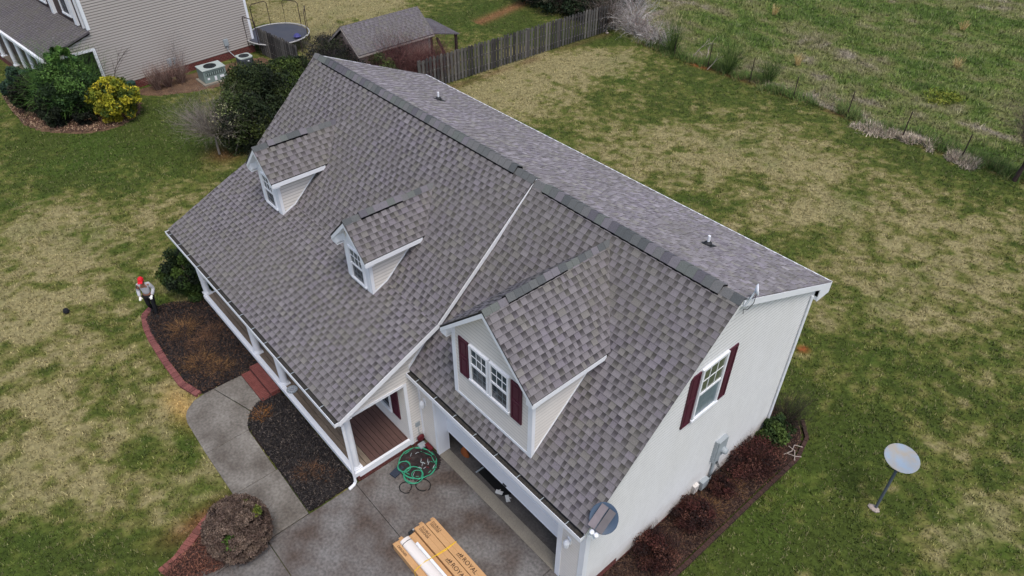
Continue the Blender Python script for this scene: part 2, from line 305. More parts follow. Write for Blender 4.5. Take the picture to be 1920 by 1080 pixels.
BLOBS=[(-16.3,-5.9,0.114,0.466,0.383,-0.336,0.5),(-11.9,-6.9,0.12,0.489,0.424,-0.371,0.6),(-12.6,-5.3,0.188,0.649,0.535,-0.469,0.3),(-18.2,-2.9,0.137,0.441,0.594,-0.521,0.4),(-18.6,-5.3,0.143,0.585,0.511,-0.448,0.4),(-16.8,-0.4,0.294,0.755,0.526,-0.462,0.25),(-5.6,-7.7,0.122,0.444,0.397,-0.346,0.6),(-5.7,-4.7,0.625,1.616,0.746,-0.652,0.6),(-8.6,-8,0.21,0.895,0.746,-0.652,0.4),(-7.7,-5,0.315,0.903,0.85,-0.743,0.2),(-3,-4.7,0.981,2.268,0.731,-0.638,0.2),(-25.8,-2.1,0.058,0.213,0.252,-0.222,-0.5),(-22.1,-3.8,0.102,0.394,0.42,-0.369,-0.3),(-22.7,1.4,0.125,0.331,0.231,-0.203,-0.4),(-11.1,-4.5,0.318,0.965,0.462,-0.404,-0.15),(-4.5,-5.9,0.667,1.848,1.122,-0.98,-0.7),(-2.6,-7.9,0.276,0.917,0.904,-0.789,-0.6),(-1,-6.5,0.512,1.313,1.393,-1.215,-0.7),(-10.8,-7.2,0.895,3.64,3.174,-2.776,-0.7),(-10.8,-5.1,0.466,1.498,1.814,-1.588,-0.5),(-12.2,-5.6,0.677,2.376,1.53,-1.339,-0.6),(-13,-7.2,0.802,3.479,2.836,-2.482,-0.7),(-13.9,-5.6,0.867,3.205,2.547,-2.231,-0.6),(-8.4,-8.5,0.74,3.35,2.423,-2.117,-0.7),(-8.3,-3.6,0.571,1.465,0.513,-0.448,-0.3),(-4,-5,1.364,3.396,0.841,-0.734,-0.3),(-4.3,-9.3,0.481,2.132,1.306,-1.139,-0.5),(-6.7,-5.5,0.283,0.825,1.226,-1.071,-0.2),(-16.3,16.4,0.193,0.227,0.247,-0.218,0.75),(-17.2,20.3,0.328,0.351,0.326,-0.288,0.7),(-16.2,22.8,0.296,0.289,0.378,-0.334,0.7),(-14.7,25.5,0.497,0.432,0.578,-0.51,0.4),(-6.5,18.3,0.249,0.202,0.367,-0.323,0.5),(-4.3,18.5,0.27,0.2,0.315,-0.277,0.25),(-1.6,21.5,0.319,0.194,0.395,-0.347,0.5),(2.5,20.6,0.282,0.143,0.638,-0.56,0.55),(6,22.1,0.574,0.226,0.701,-0.615,0.5),(4.7,14.4,0.436,0.235,0.673,-0.589,0.35),(0.4,16.3,0.304,0.196,0.514,-0.451,0.45),(7.2,19,0.564,0.222,0.626,-0.548,0.45),(4.5,12.9,1.745,1.006,0.947,-0.829,0.6),(4.6,18.4,0.42,0.2,0.569,-0.498,0.35),(-10.2,20.8,0.237,0.204,0.479,-0.422,-0.3),(-18.1,25.2,0.282,0.272,0.604,-0.535,-0.9),(-18,16,0.548,0.683,0.668,-0.59,-0.5),(5.3,11.9,0.55,0.312,0.441,-0.386,-0.3),(7.6,10.5,0.421,0.214,0.373,-0.326,-0.35),(8,4.5,0.455,0.293,0.885,-0.772,-0.6),(7.8,8.7,0.591,0.319,0.693,-0.605,-0.4),(-1.8,15.5,0.649,0.476,0.966,-0.848,-0.4),(2,16.6,0.76,0.446,1.094,-0.959,-0.5),(8.5,13.5,0.644,0.271,0.569,-0.497,-0.1),(10.4,8,0.86,0.38,1.279,-1.116,0.3),(9.5,10.7,1.174,0.506,1.041,-0.909,0.3),(11.2,9.4,1.601,0.613,0.996,-0.869,0.4),(6.3,11,0.977,0.533,1.138,-0.995,0.25),(6.6,15,0.573,0.266,0.964,-0.844,0.3),(-33.7,14.4,0.147,0.273,0.225,-0.199,1.1),(-32.3,18.7,0.19,0.298,0.377,-0.334,0.8),(-29.4,18.1,0.405,0.612,0.616,-0.546,0.7),(-29.3,14.2,0.391,0.67,0.676,-0.598,0.6),(-26.2,13.1,0.28,0.468,0.453,-0.401,0.3),(-29.3,16.8,0.402,0.631,0.764,-0.677,-0.5),(-26.3,20.5,0.255,0.337,0.189,-0.168,-0.3),(-26.3,23.6,0.302,0.368,0.355,-0.314,-0.5),(-23.4,23.8,0.326,0.37,0.253,-0.224,-0.6),(-24.3,17.8,0.924,1.267,0.853,-0.754,0.4),(-22.3,3.6,0.135,0.312,0.33,-0.291,-0.2)]
def dryness(x, y):
    d = np.full(np.shape(x), .45)
    for cx, cy, a, b, c, e, amp in BLOBS:
        dx = x-cx; dy = y-cy; u = a*dx+b*dy; v = c*dx+e*dy
        d = d+1.1*amp*np.exp(-(u*u+v*v)*.7)
    d = d-.28*np.exp(-((y-25.6)/1.9)**2)*(x > -18.5)
    d = d-.15*np.exp(-(x-6.9)**2/3.5)*((y > -1) & (y < 10))
    d = d+(N1.fbm(x, y, .4, 5)-.5)*.8+(N2.fbm(x, y, 2.4, 4)-.5)*1.3+(N3.fbm(x, y, 5., 2)-.5)*1.3
    sp = N3.fbm(x+3, y, 1.1, 4); d = d-np.clip((sp-.62)*7, 0, 1)*.55
    return d
GRN = np.array([S(64, 77, 34), S(76, 88, 38), S(90, 98, 46), S(106, 107, 58), S(126, 121, 77), S(146, 137, 98)])
def ramp(t, tab):
    t = np.clip(t, 0, .9999)*(len(tab)-1); i = t.astype(int); f = (t-i)[..., None]
    return tab[i]*(1-f)+tab[i+1]*f
FIELDT = np.array([S(74, 94, 40), S(90, 107, 50), S(105, 112, 63), S(115, 116, 76), S(126, 121, 93), S(138, 130, 114)])
def is_field(x, y): return (y > 27.25+.2*np.sin(x*.9)) & (x > -18.6) | (y > 33)
def turf_color(x, y):
    d = dryness(x, y); c = ramp(.08+.86*np.clip(d, 0, 1.05), GRN)
    lush = np.clip((N3.fbm(x, y, .5, 3)-.55)*3, 0, 1)[..., None]
    c = c*(1-.3*lush)+np.array(S(58, 88, 28))*.3*lush
    fl = is_field(x, y)
    t = .46+(N2.fbm(x*.6+y*.2, y*1.3, .28, 5)-.5)*1.7+(N1.fbm(x, y*1.4, 1.1, 3)-.5)*1.2
    strip = np.exp(-((y-28.4)/1.2)**2)*.3
    t = t-strip*(x > -15)
    wtr = np.exp(-((y-(36.5-(x+2)*.55))/.8)**2)*np.clip((N3(x, y, .35)-.25)*2, 0, 1)*(x > -8)
    wtr = wtr+np.exp(-((y-(38.+(x+13)*-.5))/.9)**2)*np.clip((N3(x+9, y, .5)-.35)*2, 0, 1)*(x < -8)
    t = t+wtr*.55
    cf = ramp(t, FIELDT); c = np.where(fl[..., None], cf, c)
    # bare clay along the boundary, round the young tree and beside the foundation
    def soil(c, wgt, col): wgt = np.clip(wgt, 0, 1)[..., None]; return c*(1-wgt)+np.array(col)*wgt
    c = soil(c, .75*np.exp(-((y-27.05)/.22)**2)*(x > -16)*np.clip(N1(x, y, .7)*2-.5, 0, 1), S(92, 60, 44))
    c = soil(c, .8*np.exp(-(((x+11.2)/.7)**2+((y-26.9)/.25)**2)), S(128, 62, 38))
    c = soil(c, 1.2*np.exp(-(((x-4.87)/.16)**2+((y-11)/.16)**2)*1.2), S(150, 84, 50))
    c = soil(c, .8*np.exp(-(((x+19.0)/.85)**2+((y-2.7)/.7)**2)), S(118, 86, 58))
    c = soil(c, .8*np.exp(-(((x+5.6)/.9)**2+((y+4.55)/.35)**2)), S(178, 146, 90))
    c = soil(c, .7*((x > -2.2) & (x < -.8))*np.exp(-((y+5.6)/.9)**2)*np.exp(-((x+1.6)/.35)**2), S(122, 74, 56))
    c = soil(c, .7*np.exp(-((x+18.0)/.35)**2)*(y < 27)*(y > 13)*N1(x, y, .8), S(112, 88, 66))
    c = soil(c, .9*np.exp(-(((x+25.5)-(y-26)*-.2)/.5)**2)*(y > 22)*(y < 34), S(132, 96, 66))
    c = soil(c, .7*((x < -24.6) & (x > -26.4))*np.exp(-((x+25.5)/.5)**2)*np.exp(-((y-7.6)/2)**2), S(120, 88, 60))
    return c
def axis(lo, hi, step, far, fn=14):
    mid = np.arange(lo, hi+1e-6, step); t = np.linspace(0, 1, fn)[1:]**2
    return np.concatenate([(lo-t*(lo+far))[::-1], mid, hi+t*(far-hi)])
gx = axis(-52, 16, .12, 400); gy = axis(-12, 62, .14, 400)
GX, GY = np.meshgrid(gx, gy, indexing='ij')
fieldm = is_field(GX, GY)
hz = -.045-.03*N1.fbm(GX, GY, 1.5, 3)+np.where(fieldm, .0, 0)
hz = hz+np.where(fieldm, .10*(N2.fbm(GX, GY, .9, 3)-.35), 0)
V = np.stack([GX, GY, hz], -1).reshape(-1, 3); nx, ny = len(gx), len(gy)
idx = np.arange(nx*ny).reshape(nx, ny)
Fq = np.stack([idx[:-1, :-1], idx[1:, :-1], idx[1:, 1:], idx[:-1, 1:]], -1).reshape(-1, 4)
gm = bpy.data.meshes.new('ground'); go = bpy.data.objects.new('ground', gm); COL.objects.link(go)
gm.vertices.add(len(V)); gm.vertices.foreach_set('co', V.astype(np.float32).ravel())
gm.loops.add(Fq.size); gm.loops.foreach_set('vertex_index', Fq.astype(np.int32).ravel())
gm.polygons.add(len(Fq)); gm.polygons.foreach_set('loop_start', np.arange(0, Fq.size, 4, dtype=np.int32))
try: gm.polygons.foreach_set('loop_total', np.full(len(Fq), 4, dtype=np.int32))
except Exception: pass
gc = gm.color_attributes.new('Col', 'FLOAT_COLOR', 'POINT'); buf = np.ones((len(V), 4), np.float32)
buf[:, :3] = turf_color(V[:, 0], V[:, 1])*.86; gc.data.foreach_set('color', buf.ravel()); gm.materials.append(GROUND); gm.update(calc_edges=True); gm.validate()
tag(go, kind='structure')
ORG[go.name] = (0, 0, 0)
# ---- grass blades (what nobody could count)
CAMP = np.array([10.748, -6.348, 15.383]); CF = np.array(F); CR = np.array(RR); CU = np.array(UU)
def in_view(x, y, z=0, margin=.06):
    dx = np.stack([x-CAMP[0], y-CAMP[1], np.full(np.shape(x), z-CAMP[2])], -1); d = dx@CF
    u = (dx@CR)/d*FPX/960; v = (dx@CU)/d*FPX/540
    return (d > 0) & (np.abs(u) < 1+margin) & (np.abs(v) < 1+margin*2)
HARD = [HOUSE, DRIVE, WALK, BED1, BED2, BEDR, BEDS, BEDN, BEDN2, [(-46, 1), (-28.8, 1), (-28.8, 9.3), (-46, 9.3)]]
def scatter(n, xr, yr, keep):
    x = RNG.uniform(*xr, n); y = RNG.uniform(*yr, n); k = keep(x, y) & in_view(x, y)
    for P in HARD: k &= ~in_poly(x, y, P)
    return x[k], y[k]
def blades(x, y, L, W, lean, col, var, per=3, tipgain=1.25):
    n = len(x)*per; X = np.repeat(x, per)+RNG.normal(0, .03, n); Yy = np.repeat(y, per)+RNG.normal(0, .03, n)
    Ls = L*RNG.uniform(.6, 1.3, n); az = RNG.uniform(0, 2*np.pi, n); le = lean*RNG.uniform(.3, 1.2, n)
    dx = np.cos(az); dy = np.sin(az); tip = np.stack([X+dx*Ls*np.sin(le), Yy+dy*Ls*np.sin(le), Ls*np.cos(le)-.05], -1)
    w_ = W*RNG.uniform(.7, 1.3, n); a = np.stack([X-dy*w_, Yy+dx*w_, np.full(n, -.07)], -1); b = np.stack([X+dy*w_, Yy-dx*w_, np.full(n, -.07)], -1)
    V = np.stack([a, b, tip], 1).reshape(-1, 3)
    c = np.repeat(col, per, axis=0)*(1+RNG.normal(0, var, (n, 1))); c = np.clip(c, .004, 1)
    C = np.stack([c*.92, c*.92, c*tipgain], 1).reshape(-1, 3)
    return V, C
NL = 420000
lx, ly = scatter(NL, (-50, 16), (-11, 34), lambda x, y: ~is_field(x, y) & (RNG.random(len(x)) < np.clip(1.25-np.hypot(x-10, y+6)/50, .35, 1)))
lc = turf_color(lx, ly)
st_ = RNG.random((len(lx), 1)) < .25; lc = np.where(st_, lc*.65+np.array(S(150, 140, 104))*.3, lc)*np.exp(RNG.normal(0, .22, (len(lx), 1))); gv, gcc = blades(lx, ly, .075, .017, 1.0, lc, .2, 3)
lawn = tris_obj('lawn_grass', gv, 3, gcc, LEAF); tag(lawn, 'short patchy lawn grass, green and straw coloured, round the houses', 'grass', kind='stuff')
fx_, fy_ = scatter(260000, (-60, 16), (25, 75), lambda x, y: is_field(x, y))
keepf = RNG.random(len(fx_)) < np.clip(1.3-np.hypot(fx_-10, fy_+6)/75, .3, 1); fx_, fy_ = fx_[keepf], fy_[keepf]
fc = turf_color(fx_, fy_); st_ = RNG.random((len(fx_), 1)) < .22; fc = np.where(st_, fc*.65+np.array(S(150, 144, 116))*.3, fc)*np.exp(RNG.normal(0, .24, (len(fx_), 1))); hh = .15+.22*np.clip((N2.fbm(fx_, fy_, .9, 3)-.3)*2, 0, 1)
fv, fcc = blades(fx_, fy_, np.repeat(hh, 4), .018, 1.15, fc, .28, 4, 1.3)
fld = tris_obj('field_grass', fv, 3, fcc, LEAF); tag(fld, 'tall rough green and straw grass of the open field behind the yard', 'grass', kind='stuff')

# ---- slabs and beds
def slab(name, poly, z0, z1, m_, parent=None, kind='structure', bevel=.012):
    b = MB(); b.prism([(x, y, z0) for x, y in poly], (0, 0, z1-z0)); o = b.build(name, m_, parent, bevel=bevel)
    if kind: tag(o, kind=kind)
    return o
def bed(name, poly, z, m_, amp=.03, step=.09):
    xs = [p[0] for p in poly]; ys = [p[1] for p in poly]
    X, Y = np.meshgrid(np.arange(min(xs), max(xs)+step, step), np.arange(min(ys), max(ys)+step, step), indexing='ij')
    ins = in_poly(X, Y, poly)
    zz = z+amp*(N1.fbm(X, Y, 4, 3)-.5)*2
    b = MB(); ids = -np.ones(X.shape, int); vs = []
    for i in range(X.shape[0]):
        for j in range(X.shape[1]):
            ids[i, j] = len(vs); vs.append((X[i, j], Y[i, j], zz[i, j] if ins[i, j] else -.09))
    fs = [(ids[i, j], ids[i+1, j], ids[i+1, j+1], ids[i, j+1]) for i in range(X.shape[0]-1) for j in range(X.shape[1]-1) if ins[i:i+2, j:j+2].any()]
    b.raw(vs, fs); o = b.build(name, m_, smooth=False); tag(o, kind='structure'); return o
# driveway slabs with joints
dm = MB()
def dslab(poly): dm.prism([(x, y, -.15) for x, y in poly], (0, 0, .15))
dslab([(.01, -2.2), (.01, -4.655), (5.0, -4.655), (5.0, -2.2)]); dslab([(.01, -.02), (.01, -2.19), (5.0, -2.19), (5.0, -.02)])
dslab([(5.01, -.02), (5.01, -4.655), (7.6, -4.655), (6.6, -1.5), (6.0, -.3), (5.9, -.02)])
dslab([(.01, -4.67), (.01, -5.95), (.6, -9), (1.2, -12), (5.0, -12), (5.0, -4.67)]); dslab([(5.01, -4.67), (5.01, -12), (9.6, -12), (8.6, -7), (7.6, -4.67)])
dslab([(-.005, -4.67), (-.005, -5.92), (.55, -9), (1.18, -12), (-.1, -12), (-.9, -7.2), (-.35, -6.4)])
o = dm.build('driveway', CONC, bevel=.01); tag(o, kind='structure')
wk = MB()
def split_walk():
    cuts = [(-9, -4.25), (-4.24, -3.48), (-3.47, -1.75), (-1.74, 0)]
    for a, b_ in [(-3.47, -1.75), (-1.74, -.02)]:
        wk.prism([(a, -4.72, -.15), (b_, -4.72, -.15), (b_, -3.54, -.15), (a, -3.5, -.15)], (0, 0, .153))
    # curved corner: two slabs
    wk.prism([(x, y, -.15) for x, y in [(-5.59, -2.74), (-5.59, -3.58), (-4.05, -3.12), (-4.16, -2.98), (-4.23, -2.74)]], (0, 0, .153))
    wk.prism([(x, y, -.15) for x, y in [(-5.59, -3.60), (-5.59, -3.86), (-5.52, -4.22), (-5.3, -4.5), (-5.1, -4.62), (-4.85, -4.68), (-3.48, -4.72), (-3.48, -3.49), (-3.62, -3.45), (-3.85, -3.33), (-4.04, -3.15)]], (0, 0, .153))
split_walk(); o = wk.build('walkway', CONCW, bevel=.01); tag(o, kind='structure')
bed('planting_bed', BED1, .0, MULCH); bed('planting_bed', BED2, -.01, MULCH); bed('planting_bed', BEDR, .0, MULCHB)
bed('planting_bed', BEDS, .0, MULCHB); bed('planting_bed', BEDN, .02, MULCHN, step=.15); bed('planting_bed', BEDN2, -.01, MULCHN, step=.15)
def edging(name, path, w_, label, c0, c1, raised=.03):
    b = MB(); P = [Vector((x, y, 0)) for x, y in path]; s = 0; L = .11; pts = []
    acc = 0; segs = [(P[i+1]-P[i]).length for i in range(len(P)-1)]; tot = sum(segs); n = int(tot/L)
    for k in range(n):
        d = (k+.5)*L; i = 0
        while d > segs[i]: d -= segs[i]; i += 1
        p = P[i]+(P[i+1]-P[i])*(d/segs[i]); t = (P[i+1]-P[i]).normalized(); q = Vector((-t.y, t.x, 0)); f = random.random()
        col = tuple(a*(1-f)+b_*f for a, b_ in zip(c0, c1)); tt = t*math.cos(.06*random.gauss(0, 1))+q*.04*random.gauss(0, 1)
        b.obox(p+Vector((0, 0, raised-.05+random.uniform(-.008, .008))), tt*(L*.46), Vector((-tt.y, tt.x, 0))*w_/2, (0, 0, .05), None, col)
    o = b.build(name, PAVER); tag(o, label, 'edging'); return o
edging('brick_edging', smooth_open := [(-10.5, -3.6), (-10.25, -3.95), (-9.6, -4.12), (-8.9, -4.2), (-7.6, -4.24), (-6.4, -4.22), (-5.65, -4.0)], .2, 'curved red brick edging round the dark mulch bed by the porch', S(128, 80, 76), S(102, 62, 60))
edging('brick_edging', [(-1.3, -4.75), (-1.62, -5.3), (-1.3, -5.9), (-.95, -6.5), (-.85, -7.0)], .22, 'faded red brick edging beside the round brown shrub', S(136, 84, 76), S(108, 68, 60))
edging('brick_edging', [(6.35, -.3), (6.8, .3), (6.95, 1.2), (7.0, 2.4), (7.02, 5.2), (7.05, 7.1), (6.85, 7.9), (6.4, 8.4)], .1, 'low dark brown edging along the bed beside the gable wall', S(72, 52, 46), S(56, 42, 38), .04)
# ================================================================== HOUSE builders
PAL_T = np.array([S(118, 114, 117), S(116, 112, 115), S(121, 117, 120), S(114, 110, 112), S(117, 114, 111), S(117, 112, 118)])
def shingle_field(name, O, u, v, W, L, parent, m_=None, e=.143, gain=1.0, contrast=1.0, seed=0):
    rg = np.random.default_rng(seed+11); O = np.array(O, float); u = np.array(u, float); v = np.array(v, float)
    u /= np.linalg.norm(u); v /= np.linalg.norm(v); n = np.cross(u, v); n *= np.sign(n[2])
    Vs = []; Cs = []; nc = int(math.ceil(L/e))
    for k in range(nc):
        a = k*e; b_ = min((k+1)*e, L)
        s = -rg.uniform(0, .3); tooth = rg.random() < .5; st = []
        while s < W:
            w_ = rg.uniform(.09, .21) if tooth else rg.uniform(.075, .135)
            st.append((max(s, 0), min(s+w_, W), tooth)); s += w_; tooth = not tooth
        batch = rg.normal(0, .03)
        for s0, s1, t in st:
            if s1 <= 0 or s1-s0 < .004: continue
            lift = .014 if t else .006
            c = PAL_T[rg.integers(len(PAL_T))]*(1+rg.normal(0, .035 if contrast > .3 else .13)+batch*.5)
            if t: q = 1.10 if rg.random() < .25 else 1.0; lv = ((0, 1.08*q), (.42, 1.02*q), (.84, .90), (1, .45))  # tab top darkened: shadow of the course above put into the colour
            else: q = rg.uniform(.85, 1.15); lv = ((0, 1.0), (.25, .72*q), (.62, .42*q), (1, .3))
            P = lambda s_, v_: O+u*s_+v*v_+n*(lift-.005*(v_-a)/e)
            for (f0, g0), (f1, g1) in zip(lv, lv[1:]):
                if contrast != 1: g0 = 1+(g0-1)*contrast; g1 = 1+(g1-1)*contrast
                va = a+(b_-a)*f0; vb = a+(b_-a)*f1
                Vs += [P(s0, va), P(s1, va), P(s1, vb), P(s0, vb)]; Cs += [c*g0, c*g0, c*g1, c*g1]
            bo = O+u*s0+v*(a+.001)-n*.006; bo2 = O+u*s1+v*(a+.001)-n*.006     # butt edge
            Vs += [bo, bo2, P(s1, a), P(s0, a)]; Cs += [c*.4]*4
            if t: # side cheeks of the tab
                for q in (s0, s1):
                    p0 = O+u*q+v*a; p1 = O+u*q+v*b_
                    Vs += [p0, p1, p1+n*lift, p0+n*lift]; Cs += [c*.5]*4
    return tris_obj(name, np.array(Vs), 4, np.clip(np.array(Cs)*gain, 0, 1), m_ or SHING, parent)
def ridge_caps(mb, P, Q, sl, raised=False, hw=.15, seg=.2, side=None, seed=0):
    """caps along P->Q over a ridge with slopes (left,right) given as unit down-slope vectors."""
    rg = random.Random(seed); P = Vector(P); Q = Vector(Q); d = (Q-P); n = max(1, int(d.length/seg)); d.normalize(); st = (Q-P).length/n
    base = .062 if raised else .016; A, B = [Vector(a).normalized() for a in sl]
    for k in range(n):
        g = rg.choice([(98, 100, 100), (108, 108, 108), (88, 91, 92), (114, 111, 116), (102, 106, 103), (96, 94, 100)]); c = S(*g)
        p = P+d*(k*st-.012); q = P+d*((k+1)*st+.004); up = Vector((0, 0, 1))
        h0 = base+.014; h1 = base+.004
        ring = lambda c0, h: [c0+A*hw+up*(h-.004), c0+A*hw*.45+up*(h+.006), c0+up*(h+.016), c0+B*hw*.45+up*(h+.006), c0+B*hw+up*(h-.004)]
        r0 = ring(q, h0); r1 = ring(p, h1)
        lo = lambda r: [x-up*.012 for x in r]
        for i in range(4): mb.face([r1[i], r1[i+1], r0[i+1], r0[i]], None, c)
        l0 = lo(r0)
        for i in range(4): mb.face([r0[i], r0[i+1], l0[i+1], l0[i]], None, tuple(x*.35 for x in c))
    if raised:
        for X_, s_ in ((A, 1), (B, 1)):
            a = P+X_*(hw*.96); b_ = Q+X_*(hw*.96); up = Vector((0, 0, 1))
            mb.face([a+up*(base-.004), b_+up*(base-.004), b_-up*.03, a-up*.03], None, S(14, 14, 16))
        for c0 in (P, Q):
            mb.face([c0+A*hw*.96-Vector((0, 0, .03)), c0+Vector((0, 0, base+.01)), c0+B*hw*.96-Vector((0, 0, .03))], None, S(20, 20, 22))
def clip_band(poly, z0, z1):
    def cut(P, z, keep_above):
        o = []
        for i in range(len(P)):
            a = P[i]; b_ = P[(i+1) % len(P)]; ia = (a[1] >= z) == keep_above or a[1] == z; ib = (b_[1] >= z) == keep_above or b_[1] == z
            if ia: o.append(a)
            if ia != ib: t = (z-a[1])/(b_[1]-a[1]); o.append((a[0]+(b_[0]-a[0])*t, z))
        return o
    P = cut(poly, z0, True)
    if len(P) >= 3: P = cut(P, z1, False)
    return P if len(P) >= 3 else []
def siding(mb, P0, d, nrm, polys, m_, e=.1, dep=.012):
    P0 = Vector(P0); d = Vector(d).normalized(); nrm = Vector(nrm).normalized()
    for poly in polys:
        zmin = min(p[1] for p in poly); zmax = max(p[1] for p in poly); k = math.floor(zmin/e)
        while k*e < zmax:
            b_ = clip_band(poly, k*e, (k+1)*e)
            if b_:
                f = lambda p: P0+d*p[0]+Vector((0, 0, p[1]))+nrm*(dep*(1-(p[1]-k*e)/e)+.001)
                pts = [f(p) for p in b_]; mb.face(pts, m_)
                bot = [p for p in b_ if abs(p[1]-k*e) < 1e-6]
                if len(bot) >= 2:
                    s0 = min(p[0] for p in bot); s1 = max(p[0] for p in bot); a0 = P0+d*s0+Vector((0, 0, k*e)); a1 = P0+d*s1+Vector((0, 0, k*e))
                    mb.face([a0-nrm*.002, a1-nrm*.002, a1+nrm*(dep+.001), a0+nrm*(dep+.001)], m_)
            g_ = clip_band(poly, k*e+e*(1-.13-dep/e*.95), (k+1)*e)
            if g_: mb.face([P0+d*p[0]+Vector((0, 0, p[1]))+nrm*(dep*(.13+dep/e*.95)+.0022) for p in g_], LAP_SHADE.get(m_.name, m_))  # strip at each course top: lap shadow put into the colour
            k += 1
LAP_SHADE = {'vinyl_siding_cream': LAP1, 'vinyl_siding_weathered': LAP2, 'neighbour_siding': LAP3}
def window(parent, P0, d, nrm, s0, s1, z0, z1, glass, name='window', cols=3, lower=True, frame=.055, glass2=None):
    """double-hung window proud of the wall. P0/d/nrm frame of the wall."""
    P0 = Vector(P0); d = Vector(d).normalized(); n = Vector(nrm).normalized(); up = Vector((0, 0, 1))
    def bx(mb, a0, a1, b0, b1, n0, n1, m_):
        mb.obox(P0+d*(a0+a1)/2+up*(b0+b1)/2+n*(n0+n1)/2, d*(a1-a0)/2, up*(b1-b0)/2, n*(n1-n0)/2, m_)
    g = MB(); zm = (z0+z1)/2; bx(g, s0+frame*.5, s1-frame*.5, zm, z1-frame*.5, .012, .022, glass); bx(g, s0+frame*.5, s1-frame*.5, z0+frame*.5, zm, .010, .018, glass2 or GLASSD)
    o = g.build(name, glass, parent)
    f = MB(); w_ = frame
    bx(f, s0, s1, z1-w_, z1, .0, .055, WHITE); bx(f, s0-.02, s1+.02, z0, z0+w_, .0, .07, WHITE)
    bx(f, s0, s0+w_, z0+w_, z1-w_, .0, .055, WHITE); bx(f, s1-w_, s1, z0+w_, z1-w_, .0, .055, WHITE)
    bx(f, s0+w_, s1-w_, zm-.025, zm+.025, .02, .045, WHITE)
    a0, a1 = s0+w_, s1-w_
    for k in range(1, cols):
        x = a0+(a1-a0)*k/cols; bx(f, x-.008, x+.008, zm+.025, z1-w_, .018, .03, WHITE)
        if lower: bx(f, x-.006, x+.006, z0+w_, zm-.025, .012, .0195, MUNT)
    zz = (zm+.025+z1-w_)/2; bx(f, a0, a1, zz-.008, zz+.008, .018, .031, WHITE)
    if lower: zz = (zm-.025+z0+w_)/2; bx(f, a0, a1, zz-.006, zz+.006, .012, .0198, MUNT)
    fr = f.build('window_frame' if o.parent and parent.parent is None else 'window_frame', WHITE, o if (parent.parent is None) else parent)
    return o
def shutter(parent, P0, d, nrm, s0, s1, z0, z1):
    P0 = Vector(P0); d = Vector(d).normalized(); n = Vector(nrm).normalized(); up = Vector((0, 0, 1)); b = MB()
    def bx(a0, a1, b0, b1, n0, n1):
        b.obox(P0+d*(a0+a1)/2+up*(b0+b1)/2+n*(n0+n1)/2, d*(a1-a0)/2, up*(b1-b0)/2, n*(n1-n0)/2, SHUT)
    bx(s0, s1, z0, z1, .012, .03); w_ = .05; zm = z0+(z1-z0)*.52
    bx(s0, s0+w_, z0, z1, .03, .045); bx(s1-w_, s1, z0, z1, .03, .045)
    for a, c in ((z0, z0+w_), (zm-.035, zm+.035), (z1-w_, z1)): bx(s0+w_, s1-w_, a, c, .03, .045)
    for a, c in ((z0+w_, zm-.035), (zm+.035, z1-w_)): bx(s0+w_+.03, s1-w_-.03, a+.04, c-.04, .03, .04)
    return b.build('shutter', SHUT, parent)

# ================================================================== MAIN HOUSE numbers from the camera solve
XL, XR0, XR1, RW = -10.116, .249, 6.02, 5.9
YR, ZR, ZRL = 3.669, 6.781, 6.833
YK, ZK = .587, 4.063
YE, ZE, YG, ZG, YB, ZB, YW = -2.435, 2.737, -.297, 2.824, 7.849, 5.004, 7.341
S1 = (ZRL-ZK)/(YR-YK); S2 = (ZK-ZE)/(YK-YE); SG = (ZR-ZG)/(YR-YG); SB = (ZR-ZB)/(YB-YR)
up_ = lambda y: ZK+S1*(y-YK)
lo_ = lambda y: ZK+S2*(y-YK)
ga_ = lambda y: ZG+SG*(y-YG)
bk_ = lambda y: ZR-SB*(y-YR)
house = empty('house', (-2, 3, 0)); tag(house, 'cream sided house with grey shingle roof, three dormers and a front porch', 'house')
X1, Y1, Z1 = Vector((1, 0, 0)), Vector((0, 1, 0)), Vector((0, 0, 1))
YEs, YGs = YE+.085, YG+.085
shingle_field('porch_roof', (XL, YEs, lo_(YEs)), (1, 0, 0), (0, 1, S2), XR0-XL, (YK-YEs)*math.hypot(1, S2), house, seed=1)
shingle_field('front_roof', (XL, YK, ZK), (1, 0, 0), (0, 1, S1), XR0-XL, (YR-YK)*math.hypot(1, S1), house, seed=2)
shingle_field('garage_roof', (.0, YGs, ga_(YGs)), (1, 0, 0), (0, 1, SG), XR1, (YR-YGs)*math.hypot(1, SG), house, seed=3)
shingle_field('rear_roof', (XL, YB, ZB), (1, 0, 0), (0, -1, SB), XR1-XL, (YB-YR)*math.hypot(1, SB), house, seed=4, contrast=.22, gain=1.4)  # gain lightens the shingle colour to stand for grazing sky sheen
# roof decks (give the edges their thickness)
b = MB(); t = .12
b.prism([(XL+.01, YEs+.01, lo_(YEs+.01)-.012), (XL+.01, YK, ZK-.012), (XL+.01, YK, ZK-t), (XL+.01, YEs+.01, lo_(YEs)-t)], (XR0-XL-.02, 0, 0), DARKM)
b.prism([(XL+.01, YK, ZK-.012), (XL+.01, YR, ZRL-.012), (XL+.01, YR, ZRL-t), (XL+.01, YK, ZK-t)], (XR0-XL-.02, 0, 0), DARKM)
b.prism([(.01, YGs+.01, ga_(YGs)-.012), (.01, YR, ZR-.012), (.01, YR, ZR-t), (.01, YGs+.01, ga_(YGs)-t)], (XR1-.02, 0, 0), DARKM)
b.prism([(XL+.01, YB-.01, ZB-.012), (XL+.01, YR, ZR-.012), (XL+.01, YR, ZR-t), (XL+.01, YB-.01, ZB-t)], (XR1-XL-.02, 0, 0), DARKM)
b.build('roof_deck', DARKM, house)
